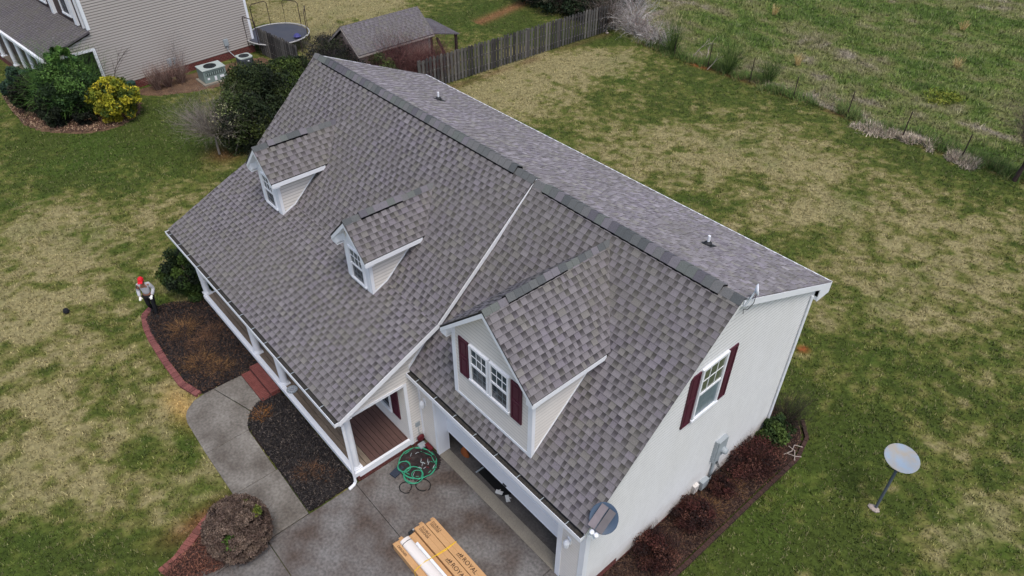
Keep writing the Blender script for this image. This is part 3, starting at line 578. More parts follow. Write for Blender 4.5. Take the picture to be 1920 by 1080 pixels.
# ridge caps
fs_ = (0, -1, -S1); fg = (0, -1, -SG); bs = (0, 1, -SB)
for k_, (xa, xb, z_, f_) in enumerate(((XL, -9.55, ZRL, fs_), (-.38, XR0+.02, ZRL, fs_), (XR0+.03, .62, ZR, fg), (5.55, XR1+.01, ZR, fg))):
    mb = MB(); ridge_caps(mb, (xa, YR, z_), (xb, YR, z_), (f_, bs), seed=k_+1); mb.build('ridge_cap', CAPM, house)
mb = MB(); ridge_caps(mb, (-9.55, YR, ZRL), (-.38, YR, ZRL), (fs_, bs), True, hw=.19, seed=5); mb.build('ridge_vent', CAPM, house)
mb = MB(); ridge_caps(mb, (.62, YR, ZR), (5.55, YR, ZR), (fg, bs), True, hw=.19, seed=6); mb.build('ridge_vent', CAPM, house)
# fascias and rakes
def rake(y0, z0, y1, z1, x, drop=.15, th=.022, name='rake_fascia', mm=WHITE, top=-.014):
    q = MB(); q.prism([(x, y0, z0+top), (x, y1, z1+top), (x, y1, z1-drop), (x, y0, z0-drop)], (th, 0, 0), mm); return q
b = rake(YEs, lo_(YEs), YK, ZK, XR0-.012); b.prism([(XR0-.012, YK, ZK-.014), (XR0-.012, YR+.05, ZRL-.0), (XR0-.012, YR+.05, ZRL-.15), (XR0-.012, YK, ZK-.15)], (.022, 0, 0), WHITE)
b.prism([(.0, YEs, lo_(YEs)-.13), (.0, YK, ZK-.13), (.0, YK, ZK-.15), (.0, YEs, lo_(YEs)-.15)], (XR0, 0, 0), WHITE)   # soffit
b.prism([(.0, YK, ZK-.13), (.0, YR, ZRL-.13), (.0, YR, ZRL-.15), (.0, YK, ZK-.15)], (XR0, 0, 0), WHITE)
b.build('rake_fascia', WHITE, house)
b = rake(YB-.0, ZB, YR+.04, bk_(YR+.04), XR1-.01, drop=.17)
b.prism([(XR1-.012, YW-.02, bk_(YW)-.15), (XR1-.012, YB, ZB-.15), (XR1-.012, YB, ZB-.3), (XR1-.012, YW-.02, ZB-.3)], (.022, 0, 0), WHITE); b.box(RW, XR1-.01, YB-.02, YB, ZB-.3, ZB-.1, WHITE)
b.box(RW-.02, XR1, YW, YB, ZB-.3, ZB-.17, WHITE)
b.prism([(RW, YW, bk_(YW)-.14), (RW, YR, ZR-.14), (RW, YR, ZR-.16), (RW, YW, bk_(YW)-.16)], (.12, 0, 0), WHITE)
b.build('rake_fascia', WHITE, house)
b = rake(YGs, ga_(YGs), YR+.03, ga_(YR+.03), XR1-.03, drop=.16, mm=SIDINGR, top=-.02); b.build('rake_fascia', SIDINGR, house)
b = rake(YEs, lo_(YEs), YK, ZK, XL-.01); b.prism([(XL-.01, YK, ZK-.014), (XL-.01, YR, ZRL-.014), (XL-.01, YR, ZRL-.15), (XL-.01, YK, ZK-.15)], (.022, 0, 0), WHITE)
b.prism([(XL-.01, YR, ZRL-.02), (XL-.01, YB, ZB-.014), (XL-.01, YB, ZB-.17), (XL-.01, YR, ZRL-.17)], (.022, 0, 0), WHITE)
b.build('rake_fascia', WHITE, house)
b = MB(); b.box(XL, XR1, YB+.002, YB+.032, ZB-.09, ZB+.004, WHITE); b.box(XL, XR1, YB-.02, YB+.012, ZB-.17, ZB-.004, WHITE); b.box(XL, XR1, YW, YB, ZB-.19, ZB-.17, WHITE); b.build('rear_fascia', WHITE, house)
# gutters: inner trough with debris, white outer lip, brackets
def gutter(x0, x1, yo, zt, first, step):
    g = MB(); g.box(x0, x1, yo-.012, yo, zt-.13, zt, WHITE); g.box(x0, x1, yo, yo+.115, zt-.13, zt-.12, WHITE); g.box(x0, x1, yo+.115, yo+.135, zt-.15, zt-.075, WHITE)
    g.box(x0, x0+.01, yo, yo+.12, zt-.13, zt-.01, WHITE); g.box(x1-.01, x1, yo, yo+.12, zt-.13, zt-.01, WHITE)
    o = g.build('gutter', WHITE, house)
    d_ = MB(); d_.box(x0+.012, x1-.012, yo+.001, yo+.113, zt-.118, zt-.035, GUTIN); d_.build('gutter_debris', GUTIN, o)
    x = first
    while x < x1: k = MB(); k.box(x-.008, x+.008, yo+.001, yo+.115, zt-.014, zt-.002, METER); k.build('gutter_bracket', METER, o); x += step
    return o
gutter(XL+.02, XR0-.02, YE-.02, ZE+.02, XL+.3, .72)
gutter(.02, XR1-.02, YG-.02, ZG+.02, .42, .735)
# porch soffit / fascia beam and ceiling
b = MB(); b.box(-9.75, -.03, -2.16, -2.0, 2.42, 2.60, WHITE); b.box(-9.75, 0.2, -2.33, -2.0, 2.6, 2.63, WHITE); b.box(-9.8, -.02, -2.0, -.42, 2.60, 2.62, WHITE)
b.build('porch_beam', WHITE, house)
# ---- walls
b = MB()
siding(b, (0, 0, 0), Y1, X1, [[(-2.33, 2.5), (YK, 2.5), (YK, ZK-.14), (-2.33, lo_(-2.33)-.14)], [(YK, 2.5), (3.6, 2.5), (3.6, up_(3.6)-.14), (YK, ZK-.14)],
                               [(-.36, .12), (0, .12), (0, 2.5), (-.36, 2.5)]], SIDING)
b.box(-.1, -.002, -2.3, 3.6, 2.5, 2.52, SIDING)
b.build('porch_gable_wall', SIDING, house)
b = MB(); siding(b, (0, -.44, 0), X1, -Y1, [[(-9.6, .3), (0, .3), (0, 2.62), (-9.6, 2.62)]], SIDING); b.build('porch_wall', SIDING, house)
b = MB()
siding(b, (0, 0, 0), X1, -Y1, [[(0, .05), (.62, .05), (.62, 2.75), (0, 2.75)], [(5.14, .05), (RW, .05), (RW, 2.75), (5.14, 2.75)], [(.62, 2.3), (5.14, 2.3), (5.14, 2.75), (.62, 2.75)]], SIDING)
b.build('garage_wall', SIDING, house)
b = MB()
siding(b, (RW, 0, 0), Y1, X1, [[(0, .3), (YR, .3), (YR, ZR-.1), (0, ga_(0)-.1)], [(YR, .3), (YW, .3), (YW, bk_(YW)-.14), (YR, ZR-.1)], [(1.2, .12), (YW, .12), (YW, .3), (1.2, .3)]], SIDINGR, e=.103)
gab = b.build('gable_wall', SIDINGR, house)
b = MB(); b.box(-9.6, RW-.02, YW-.05, YW, 0, ZB, SIDING); b.box(-9.62, -9.57, -.44, YW-.05, 0, 3.0, SIDING)
b.prism([(-9.6, -.3, 3.0), (-9.6, YK, 3.85), (-9.6, YR, 6.55), (-9.6, YW-.06, 4.9), (-9.6, YW-.06, 3.0)], (.03, 0, 0), SIDING); b.build('rear_wall', SIDING, house)
# brick foundation
b = MB(); b.box(RW-.1, RW+.004, 0.02, YW, -.1, .3, BRICK); b.build('brick_foundation', BRICK, house); b = MB(); b.box(-.05, .0, -.36, -.01, -.1, .12, BRICK)
b.build('brick_foundation', BRICK, house); b = MB(); b.box(-9.5, -.04, -2.08, -2.0, -.1, .19, BRICK); b.box(-.09, -.02, -2.0, -.42, -.1, .13, BRICK); b.box(-9.62, -9.5, -2.08, YW, -.1, .2, BRICK); b.build('brick_foundation', BRICK, house)
# white corner boards and trims
b = MB()
b.box(RW-.09, RW+.02, YW-.1, YW+.02, .0, bk_(YW)-.17, WHITE); b.build('corner_trim', WHITE, house); b = MB(); b.box(RW-.13, RW+.018, -.02, .12, .05, 2.72, WHITE); b.build('corner_trim', WHITE, house)
b = MB(); b.box(-.02, .045, -.04, .045, .1, 2.66, WHITE); b.build('corner_trim', WHITE, house); b = MB()
b.box(.6, .70, -.022, .0, .0, 2.3, WHITE); b.box(.68, .70, .0, .34, .0, 2.3, WHITED); b.box(5.12, 5.26, -.022, 0, 0, 2.3, WHITE); b.box(5.12, 5.14, 0, .34, 0, 2.3, WHITE)
b.box(.70, 5.12, -.03, .34, 2.2, 2.31, WHITE)
b.build('garage_door_frame', WHITE, house)
b = MB(); b.box(-.075, .02, -.44, -.35, .12, 2.5, WHITE); b.box(-.06, .03, -2.1, -.35, 2.42, 2.5, WHITE)
b.prism([(0.008, .20, 3.42), (0.008, 1.7, ga_(1.7)+.06), (0.008, 1.7, ga_(1.7)-.02), (0.008, -.22, ga_(-.22)-.02), (0.008, -.22, ga_(-.22)+.10)][1:], (.018, 0, 0), WHITE)
b.build('porch_trim', WHITE, house)
# garage door (half open), interior
b = MB(); b.box(.70, 5.12, .3, .345, .76, 2.25, WHITED)
for k in range(4): b.box(.72, 5.10, .292, .3, .80+k*.5-.012, .80+k*.5+.0, WHITED)
o = b.build('garage_door', WHITED, house)
b = MB(); b.box(2.95, 3.07, .27, .3, .83, .86, DARKM); b.build('handle', DARKM, o)
b = MB(); b.box(-.0, .02, .35, 6, 0, 2.7, SIDING); b.box(5.8, 5.82, .35, 6, 0, 2.7, SIDING); b.box(0, 5.82, 6, 6.02, 0, 2.7, SIDING); b.box(0, 5.82, .36, 6, 2.7, 2.72, WHITE); b.build('garage_interior', SIDING, house)
b = MB(); b.box(.60, 5.14, -.02, .30, -.1, .006, CONCA); b.build('garage_apron', CONCA, house)
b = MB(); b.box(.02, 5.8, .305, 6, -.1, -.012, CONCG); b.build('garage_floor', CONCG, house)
# deck
b = MB(); y = -2.02; k = 0
while y < -.46:
    m_ = DECKW if k < 3 else DECK
    b.box(-9.5, -.08, y, min(y+.128, -.45), .285, .32+random.uniform(-.003, .003), m_); y += .14; k += 1
b.build('deck', DECK, house)
b = MB(); b.box(-9.52, -.01, -2.16, -2.03, .19, .328, WHITE); b.box(-.075, 0.0, -2.03, -.44, .13, .325, WHITE); b.box(-9.52, -9.44, -2.03, -.44, .19, .325, WHITE); b.build('deck_skirt', WHITE, house)
for i, cx in enumerate((-9.7+.15, -5.81, -4.1, -.2)):
    c = MB(); cy = -2.0; c.box(cx-.13, cx+.13, cy-.13, cy+.13, .32, .37, WHITE)
    c.lathe((cx, cy, .37), [(.118, 0), (.118, .04), (.1, .06), (.1, .9), (.088, 2.0), (.105, 2.02), (.105, 2.07)], 20, WHITE); c.build('porch_column', WHITE, house, smooth=False)
# steps
b = MB(); b.box(-5.55, -4.15, -2.48, -2.16, -.1, .18, BRICKF); b.box(-5.55, -4.15, -2.74, -2.475, -.1, .03, BRICKF)
st = MB()
for (y0, y1, z0, z1) in ((-2.45, -2.17, -.1, .19), (-2.74, -2.455, -.1, .05)):
    st.box(-5.55, -4.15, y0+.004, y1, z0, z1-.012, BRICK); x = -5.54
    while x < -4.2: st.box(x, x+.058, y0, y1-.002, z1-.03, z1+random.uniform(-.002, .002), BRICKF); x += .07
st.build('brick_steps', BRICKF, house)
# porch window + shutter + front door
w_ = window(house, (0, -.44, 0), X1, -Y1, -1.75, -.72, .85, 2.05, GLASS); shutter(house, (0, -.44, 0), X1, -Y1, -.66, -.32, .9, 2.05)
shutter(house, (0, -.44, 0), X1, -Y1, -2.12, -1.79, .9, 2.05)
window(house, (0, -.44, 0), X1, -Y1, -8.6, -7.2, .9, 2.05, GLASS)
b = MB(); b.box(-5.35, -4.4, -.475, -.445, .32, 2.35, REDP); b.build('front_door', REDP, house)
# gable window
window(house, (RW+.012, 0, 0), Y1, X1, 2.98, 3.85, 3.72, 5.29, GLASSG, frame=.06, glass2=GLASSB)
shutter(house, (RW, 0, 0), Y1, X1, 2.64, 2.95, 3.73, 5.27); shutter(house, (RW, 0, 0), Y1, X1, 3.88, 4.19, 3.71, 5.27)
# ---- dormers
def dormer(cx, hwall, yw, zb, zr, hroof, yf, ze, name, seed, wins, shuts=()):
    """walls first (the part), the rest as its sub-parts"""
    sl = (zr-ze)/hroof; x0, x1 = cx-hwall, cx+hwall
    zt = lambda x: zr-sl*abs(x-cx)-.10; e_ = .1
    b = MB(); body = Vector((0, yw, 0))
    siding(b, body, X1, -Y1, [[(x0, zb), (cx, zb), (cx, zt(cx)), (x0, zt(x0))], [(cx, zb), (x1, zb), (x1, zt(x1)), (cx, zt(cx))]], SIDING, e=e_, dep=.006)
    yb = 3.3
    siding(b, (x1, 0, 0), Y1, X1, [[(yw, zb), (yb, zb), (yb, zt(x1)+.05), (yw, zt(x1)+.05)]], SIDING, e=e_)
    siding(b, (x0, 0, 0), Y1, -X1, [[(yw, zb), (yb, zb), (yb, zt(x0)+.05), (yw, zt(x0)+.05)]], SIDING, e=e_)
    d = b.build('dormer', SIDING, house)
    yend = 3.45
    for sg in (-1, 1):
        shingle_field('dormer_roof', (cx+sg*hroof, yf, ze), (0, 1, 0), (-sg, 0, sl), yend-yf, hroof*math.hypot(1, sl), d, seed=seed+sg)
    b = MB()
    for sg in (-1, 1):
        P = lambda x, dz: (cx+sg*x, yf+.005, zr-sl*x+dz)
        b.prism([P(0, -.012), P(hroof, -.012), P(hroof, -.045), P(0, -.045)], (0, yend-yf, 0), DARKM)
        b.prism([P(0, -.046), P(hroof-.004, -.046), P(hroof-.004, -.15), P(0, -.17)], (0, .022, 0), WHITE)          # rake board
        b.prism([(cx+sg*0, yf+.025, zr-.13), (cx+sg*(hroof-.03), yf+.025, ze-.12), (cx+sg*(hroof-.03), yf+.025, ze-.14), (cx, yf+.025, zr-.15)], (0, yw-yf, 0), WHITE)
        xo = cx+sg*hroof; xi = cx+sg*(hwall-.01); yfe = (YK+(ze-.06-ZK)/S1 if cx < 0 else YG+(ze-.06-ZG)/SG)-.04
        b.box(xo-sg*.03, xo-sg*.005+sg*.012, yf+.02, yfe, ze-.15, ze-.046+.02, WHITE)                                    # eave fascia
        b.box(xi, xo-sg*.03, yf+.025, yfe, ze-.15, ze-.13, WHITE)                                                   # eave soffit
        b.prism([(xi, yf+.024, ze-.19), (xo-sg*.006, yf+.024, ze-.19), (xo-sg*.006, yf+.024, ze-.06), (xi, yf+.024, ze-.0+sl*(hroof-hwall)-.1)], (0, yw-yf, 0), WHITE)   # boxed return
    b.build('dormer_fascia', WHITE, d)
    c = MB(); A = (-1, 0, -sl); B = (1, 0, -sl); ye_ = YK+(zr-ZK)/S1 if cx < 0 else YG+(zr-ZG)/SG
    L_ = ye_-yf
    ridge_caps(c, (cx, yf+L_*.17, zr), (cx, yf, zr), (A, B), hw=.14, seg=.18, seed=seed); c.build('dormer_ridge_cap', CAPM, d); c = MB(); ridge_caps(c, (cx, ye_, zr), (cx, yf+(L_*.62 if cx < 0 else L_*.62), zr), (A, B), hw=.14, seg=.18, seed=seed+9)
    c.build('dormer_ridge_cap', CAPM, d)
    c = MB(); ridge_caps(c, (cx, yf+L_*.62, zr), (cx, yf+L_*.17, zr), (A, B), True, hw=.155, seg=.18, seed=seed+5); c.build('dormer_ridge_vent', CAPM, d)
    b = MB()
    roofz = (lambda y: lo_(y) if y < YK else up_(y)) if cx < 0 else ga_
    for sg in (-1, 1):
        xc = cx+sg*hwall
        b.box(xc-sg*.105, xc+sg*.022, yw-.018, yw+.07, zb, zt(xc)+.0, WHITE)
        yv = (YK+(zt(xc)-ZK)/S1 if cx < 0 else YG+(zt(xc)-ZG)/SG)-.06; ys = [yw, YK, yv] if cx < 0 else [yw, yv]
        for a_, c_ in zip(ys, ys[1:]):
            b.prism([(xc, a_, roofz(a_)+.0), (xc, c_, roofz(c_)+.0), (xc, c_, roofz(c_)+.055), (xc, a_, roofz(a_)+.055)], (sg*.02, 0, 0), WHITE)
    b.box(x0, x1, yw-.016, yw, roofz(yw)-.05, roofz(yw)+.07, WHITE)
    b.build('dormer_trim', WHITE, d)
    for (s0, s1, z0, z1) in wins:
        window(d, (0, yw-.006, 0), X1, -Y1, s0, s1, z0, z1, GLASS)
    for (s0, s1, z0, z1) in shuts: shutter(d, (0, yw, 0), X1, -Y1, s0, s1, z0, z1)
    return d
dg = dormer(2.83, 1.28, .084, 3.0, 6.56, 1.47, -.11, 5.18, 'dormer', 40, [(2.17, 2.79, 4.05, 5.13), (2.83, 3.45, 4.05, 5.13)], [(1.80, 2.12, 4.01, 5.12), (3.50, 3.82, 4.01, 5.12)])
for k, cx in enumerate((-7.34, -2.49)):
    dm_ = dormer(cx, .56, .15, 3.6, 5.90, .80, -.08, 5.10, 'dormer', 60+10*k, [(cx-.33, cx+.33, 3.93, 4.97)])
    b = MB(); b.box(cx-.5, cx-.33, .125, .15, 3.85, 4.95, WHITE); b.box(cx+.33, cx+.5, .125, .15, 3.85, 4.95, WHITE); b.prism([(cx-.5, .125, 4.95), (cx+.5, .125, 4.95), (cx+.3, .125, 5.3), (cx-.3, .125, 5.3)], (0, .025, 0), WHITE); b.build('window_surround', WHITE, dm_)
# vent pipes
for (x, y) in ((-6.48, 5.79), (3.85, 5.74)):
    z = bk_(y); b = MB(); b.mats = []; b.lathe((x, y, z-.05), [(.032, 0), (.032, .30), (.026, .30)], 12, WHITE); o = b.build('vent_pipe', WHITE, house)
    b = MB(); b.obox((x, y+.03, bk_(y+.03)+.015), (.13, 0, 0), (0, .15, -.15*SB), (0, 0, .004), DARKM); b.lathe((x, y, z), [(.1, .0), (.09, .06), (.04, .1)], 12, DARKM); b.build('pipe_flashing', DARKM, o)
# downspouts, lights, meters
b = MB(); b.tube([(.1, -2.38, 2.62), (.08, -2.34, 2.5), (.03, -2.2, 2.35), (.03, -2.2, .5), (.03, -2.2, .12), (.04, -2.26, .05), (.06, -2.42, .03)], .042, 8, WHITE); b.build('downspout', WHITE, house)
b = MB(); b.tube([(RW+.05, YW-.16, 4.9), (RW+.05, YW-.16, .1)], .03, 6, WHITE); b.build('downspout', WHITE, house)
def lamp(x, y, z):
    b = MB(); b.box(x-.05, x+.05, y-.03, y, z-.1, z+.12, WHITE); b.lathe((x, y-.1, z-.02), [(.02, -.12), (.06, -.1), (.075, .04), (.05, .1), (.015, .14)], 8, WHITE); o = b.build('wall_lamp', WHITE, house)
lamp(.24, 0, 1.72); lamp(5.47, 0, 1.78)
b = MB(); b.box(.0, .03, -.24, -.1, .70, .86, METER); b.tube([(.02, -.17, .7), (.02, -.16, .35)], .008, 5, METER); b.build('outlet_box', METER, house)
b = MB(); b.box(RW, RW+.12, 4.55, 4.92, 1.12, 1.75, METER); b.box(RW, RW+.09, 4.50, 4.56, 1.0, 1.78, METER); b.lathe((RW+.12, 4.8, 1.33), [(.09, 0), (.09, .05), (.075, .11), (.02, .13)], 16, METER, axis=(1, 0, 0)); o = b.build('electric_meter', METER, house)
b = MB(); b.tube([(RW+.06, 4.66, 1.12), (RW+.06, 4.66, .0)], .035, 8, METER); b.box(RW, RW+.07, 4.72, 4.86, .72, .95, METER); b.build('conduit', METER, o)
b = MB(); b.box(RW, RW+.13, 4.25, 4.52, .12, .42, METER); b.build('utility_box', METER, house)
b = MB(); b.box(RW, RW+.1, 3.95, 4.12, .22, .5, SIDING); b.tube([(RW+.05, 4.0, .24), (RW+.06, 3.96, .0)], .012, 5, DARKM); b.build('utility_box', SIDING, house)
for k in range(5):
    pts = [(RW+.08, 4.7+.02*k, .85), (RW+.14+.02*k, 4.74+.03*k, .7-.05*k), (RW+.12, 4.66-.02*k, .5), (RW+.07, 4.55-.03*k, .3)]
    b = MB(); b.tube(pts, .006, 4, BLACKR); b.build('cable', BLACKR, house)
# small antenna at the ridge end
an = empty('antenna', (XR1, 3.95, 6.7)); tag(an, 'small white antenna clamped to the gable peak with dangling cable', 'antenna')
b = MB(); b.lathe((6.06, 4.02, 6.86), [(.02, -.035), (.09, -.01), (.125, .02), (.12, .03), (.03, .015)], 14, WHITE, axis=(.72, .5, .2)); b.build('dish', WHITE, an, smooth=True)
b = MB(); b.tube([(6.05, 3.72, 6.62), (6.07, 3.82, 6.75), (6.04, 4.02, 6.82)], .018, 6, METER); b.obox((6.02, 3.78, 6.68), (.01, 0, 0), (0, .08, 0), (0, 0, .06), METER); b.build('bracket', METER, an)
b = MB(); b.tube([(6.07, 4.02, 6.78), (6.1, 3.95, 6.6), (6.08, 3.82, 6.5), (6.05, 3.7, 6.55), (6.1, 3.64, 6.5)], .007, 5, BLACKR); b.build('cable', BLACKR, an)
# ================================================================== vegetation builders
def leafy(name, c, r, n, size, cols, parent=None, clumps=60, sig=.16, hollow=.55, seed=0, flat=.85, up=0.0, m_=None):
    """crown of leaf clumps filling an ellipsoid c +- r (r=(rx,ry,rz)); c is its centre"""
    rg = np.random.default_rng(seed+100); c = np.array(c, float); r = np.array(r, float)
    d = rg.normal(size=(clumps, 3)); d /= np.linalg.norm(d, axis=1)[:, None]; rad = rg.uniform(hollow, 1.0, clumps)**.7
    cc = d*rad[:, None]; cc[:, 2] = np.where(cc[:, 2] < -.9, -.9, cc[:, 2]); shade = rg.uniform(.7, 1.25, clumps); pal = np.array(cols)[rg.integers(0, len(cols), clumps)]
    k = rg.integers(0, clumps, n); off = rg.normal(size=(n, 3)); off /= np.linalg.norm(off, axis=1)[:, None]; off *= (rg.random((n, 1))**.4)*sig*1.6
    p = (cc[k]+off)*r+c; p[:, 2] = np.maximum(p[:, 2], c[2]-r[2]*.98)
    a = rg.normal(size=(n, 3)); a[:, 2] = a[:, 2]*(1-up)+up*1.2; a /= np.linalg.norm(a, axis=1)[:, None]
    b = np.cross(a, rg.normal(size=(n, 3))); b /= np.linalg.norm(b, axis=1)[:, None]
    s = size*rg.uniform(.6, 1.4, (n, 1)); V = np.stack([p-a*s-b*s*.35, p-a*s*.1+b*s*.5, p+a*s, p+a*s*.1-b*s*.6], 1).reshape(-1, 3)
    col = pal[k]*shade[k][:, None]*rg.uniform(.75, 1.3, (n, 1)); col = np.clip(col, .003, 1); return tris_obj(name, V, 4, np.repeat(col, 4, axis=0), m_ or LEAF, parent)
def twiggy(name, base, r, h, n, cols, parent=None, width=.008, seed=0, spread=1.0, droop=.2, segs=3, forks=2, origin_r=.15, m_=None):
    """bare shoots rising from a base and forking"""
    rg = np.random.default_rng(seed+500); Vs = []; Cs = []; cols = np.array(cols); base = np.array(base, float)
    def shoots(p0, d0, L, w_, c, lev):
        n_ = len(p0); p = p0; d = d0
        for s in range(segs):
            q = p+d*(L/segs)[:, None]; side = np.cross(d, rg.normal(size=(n_, 3))); side /= np.linalg.norm(side, axis=1)[:, None]+1e-9
            w0 = w_*(1-s/segs*.5); w1 = w_*(1-(s+1)/segs*.5)
            Vs.append(np.stack([p-side*w0[:, None], p+side*w0[:, None], q+side*w1[:, None], q-side*w1[:, None]], 1).reshape(-1, 3)); Cs.append(np.repeat(c, 4, axis=0))
            if lev < forks:
                nd = d+rg.normal(0, .45, (n_, 3)); nd /= np.linalg.norm(nd, axis=1)[:, None]; shoots(q, nd, L*.5, w1*.7, c, lev+1)
            d = d+rg.normal(0, .16, (n_, 3))-np.array([0, 0, droop*.5])*s; d /= np.linalg.norm(d, axis=1)[:, None]; p = q
    az = rg.uniform(0, 2*np.pi, n); tl = rg.uniform(0, 1, n)**.6*spread; o = rg.uniform(0, origin_r, n)
    d = np.stack([np.cos(az)*np.sin(tl)*r, np.sin(az)*np.sin(tl)*r, np.cos(tl)*h], -1); L = np.linalg.norm(d, axis=1)*rg.uniform(.6, 1.05, n); d /= np.linalg.norm(d, axis=1)[:, None]
    p0 = base+np.stack([np.cos(az)*o, np.sin(az)*o, np.zeros(n)], -1); c = cols[rg.integers(0, len(cols), n)]*rg.uniform(.7, 1.3, (n, 1))
    shoots(p0, d, L, np.full(n, width), c, 0)
    return tris_obj(name, np.concatenate(Vs), 4, np.clip(np.concatenate(Cs), .003, 1), m_ or TWIG, parent)
def branch_tree(mb, p, d, L, r, lev, rg, spread=.5, m_=None, n=5):
    pts = [Vector(p)]; d = Vector(d).normalized(); k = 3
    for i in range(k):
        d = (d+Vector((rg.gauss(0, .1), rg.gauss(0, .1), rg.gauss(0, .06)))).normalized(); pts.append(pts[-1]+d*L/k)
    mb.tube(pts, [r*(1-.4*i/k) for i in range(k+1)], n if lev < 2 else 3, m_)
    ends = []
    if lev > 0:
        for _ in range(rg.choice([2, 3, 3])):
            q = pts[rg.choice([2, 3])]; nd = (d+Vector((rg.gauss(0, spread), rg.gauss(0, spread), rg.gauss(0.1, spread*.6)))).normalized()
            ends += branch_tree(mb, q, nd, L*rg.uniform(.55, .8), r*.55, lev-1, rg, spread, m_, n)
    else: ends.append(pts[-1])
    return ends
G = lambda *a: [S(*x) for x in a]

# ================================================================== NEIGHBOUR HOUSE
NX = -28.8
nb = empty('neighbour_house', (-35, 4, 0)); tag(nb, 'taupe sided neighbouring house with dark porch roof and white columns', 'house')
b = MB(); siding(b, (NX, 0, 0), Y1, X1, [[(1.0, .35), (9.38, .35), (9.38, 8), (1.0, 8)], [(-1.25, 2.42), (1.0, 2.42), (1.0, 3.1), (-1.25, 2.42)]], NSIDE, e=.127, dep=.022)
b.build('side_wall', NSIDE, nb)
b = MB(); b.box(NX-10, NX-.02, 9.3, 9.36, 0, 8, NSIDE); b.build('rear_wall', NSIDE, nb); b = MB(); b.box(NX-16, NX-.03, 1.02, 1.1, .35, 8, BRICKN); b.build('brick_wall', BRICKN, nb)
b = MB(); b.box(NX-.1, NX+.005, 1.02, 9.36, -.1, .35, BRICK); b.build('brick_foundation', BRICK, nb); b = MB(); b.box(NX-16, NX-.1, -1.3, 1.0, -.1, .3, BRICK); b.build('brick_foundation', BRICK, nb)
b = MB(); b.box(NX-.01, NX+.007, 3.2, 3.75, .1, .3, GRILL); b.build('crawlspace_vent', GRILL, nb)
for bx_ in ((NX-.1, NX+.03, 9.28, 9.42, .3, 8), (NX-.13, NX+.03, .96, 1.1, 3.3, 8), (NX-.5, NX-.38, .94, 1.02, 3.3, 8)): b = MB(); b.box(*bx_, WHITE); b.build('corner_trim', WHITE, nb)
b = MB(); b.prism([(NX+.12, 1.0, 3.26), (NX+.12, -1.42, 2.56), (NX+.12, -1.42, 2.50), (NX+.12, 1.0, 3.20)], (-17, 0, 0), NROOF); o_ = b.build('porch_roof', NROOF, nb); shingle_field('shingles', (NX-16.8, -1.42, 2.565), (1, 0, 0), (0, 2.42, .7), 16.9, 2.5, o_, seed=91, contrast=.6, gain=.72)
b = MB(); b.box(NX-17, NX+.14, -1.54, -1.42, 2.42, 2.56, WHITE); b.build('gutter', WHITE, nb)
b = MB(); b.box(NX-.03, NX+.03, -1.25, .95, 2.32, 2.45, WHITE); b.box(NX-.03, NX+.04, .84, .98, .3, 2.4, WHITE); b.tube([(NX+.08, -1.45, 2.45), (NX+.05, -1.25, 2.2), (NX+.05, -1.2, .2)], .05, 6, WHITE); b.build('porch_trim', WHITE, nb)
b = MB(); b.box(NX-16, NX-.05, -1.3, 1.0, .28, .34, DECKW); b.build('porch_floor', DECKW, nb)
for x in (-29.0, -30.6, -32.1, -33.7, -35.6, -37.6):
    c = MB(); c.box(x-.15, x+.15, -1.33, -1.05, .3, .38, WHITE); c.lathe((x, -1.2, .38), [(.13, 0), (.11, .05), (.1, 1.9), (.13, 1.98), (.13, 2.05)], 14, WHITE); c.build('porch_column', WHITE, nb)
for (s0, s1) in ((-31.6, -30.5), (-35.1, -33.9), (-38.2, -37.2)):
    window(nb, (0, 1.015, 0), X1, -Y1, s0, s1, 3.45 if s0 < -33 else 3.5, 5.4, GLASS, cols=2, frame=.09)
for bx_ in ((-36.7, -36.4, .92, 1.02, 3.0, 8), (-33.0, -32.72, .85, 1.02, 3.2, 8), (-30.1, -29.8, .9, 1.02, 3.3, 8)): b = MB(); b.box(*bx_, WHITE); b.build('pilaster', WHITE, nb)
b = MB(); b.box(NX, NX+.1, 4.2, 4.42, .55, .95, METER); b.box(NX, NX+.08, 4.55, 4.72, .6, .92, METER); b.build('utility_box', METER, nb)
b = MB(); b.box(NX, NX+.12, 7.55, 7.8, .75, 1.1, METER); b.tube([(NX+.05, 7.68, .76), (NX+.1, 7.7, .45), (NX+.9, 7.65, .3)], .02, 5, METER); b.build('utility_box', METER, nb)
hv = MB(); hv.box(NX+.0, NX+.4, 1.75, 2.15, .0, .45, MATS['green_hose_rubber']); 
hb = empty('hose_box', (NX+.3, 1.95, 0)); tag(hb, 'dark green box behind the yellow bush beside the taupe wall', 'box')
DG = mat('dark_green_plastic', S(34, 66, 56), .5)
q = MB(); q.box(NX+.08, NX+.5, 1.75, 2.15, 0, .42, DG); q.build('body', DG, hb, bevel=.03); q = MB(); q.box(NX+.06, NX+.52, 1.73, 2.17, .42, .5, DG); q.build('lid', DG, hb, bevel=.02)
a5 = R(5.5); pv = Vector((-28.8, 1.3, 0)); nb.location = pv+Matrix.Rotation(a5, 3, 'Z')@(Vector(nb.location)-pv); nb.rotation_euler = (0, 0, a5)   # the house stands slightly askew
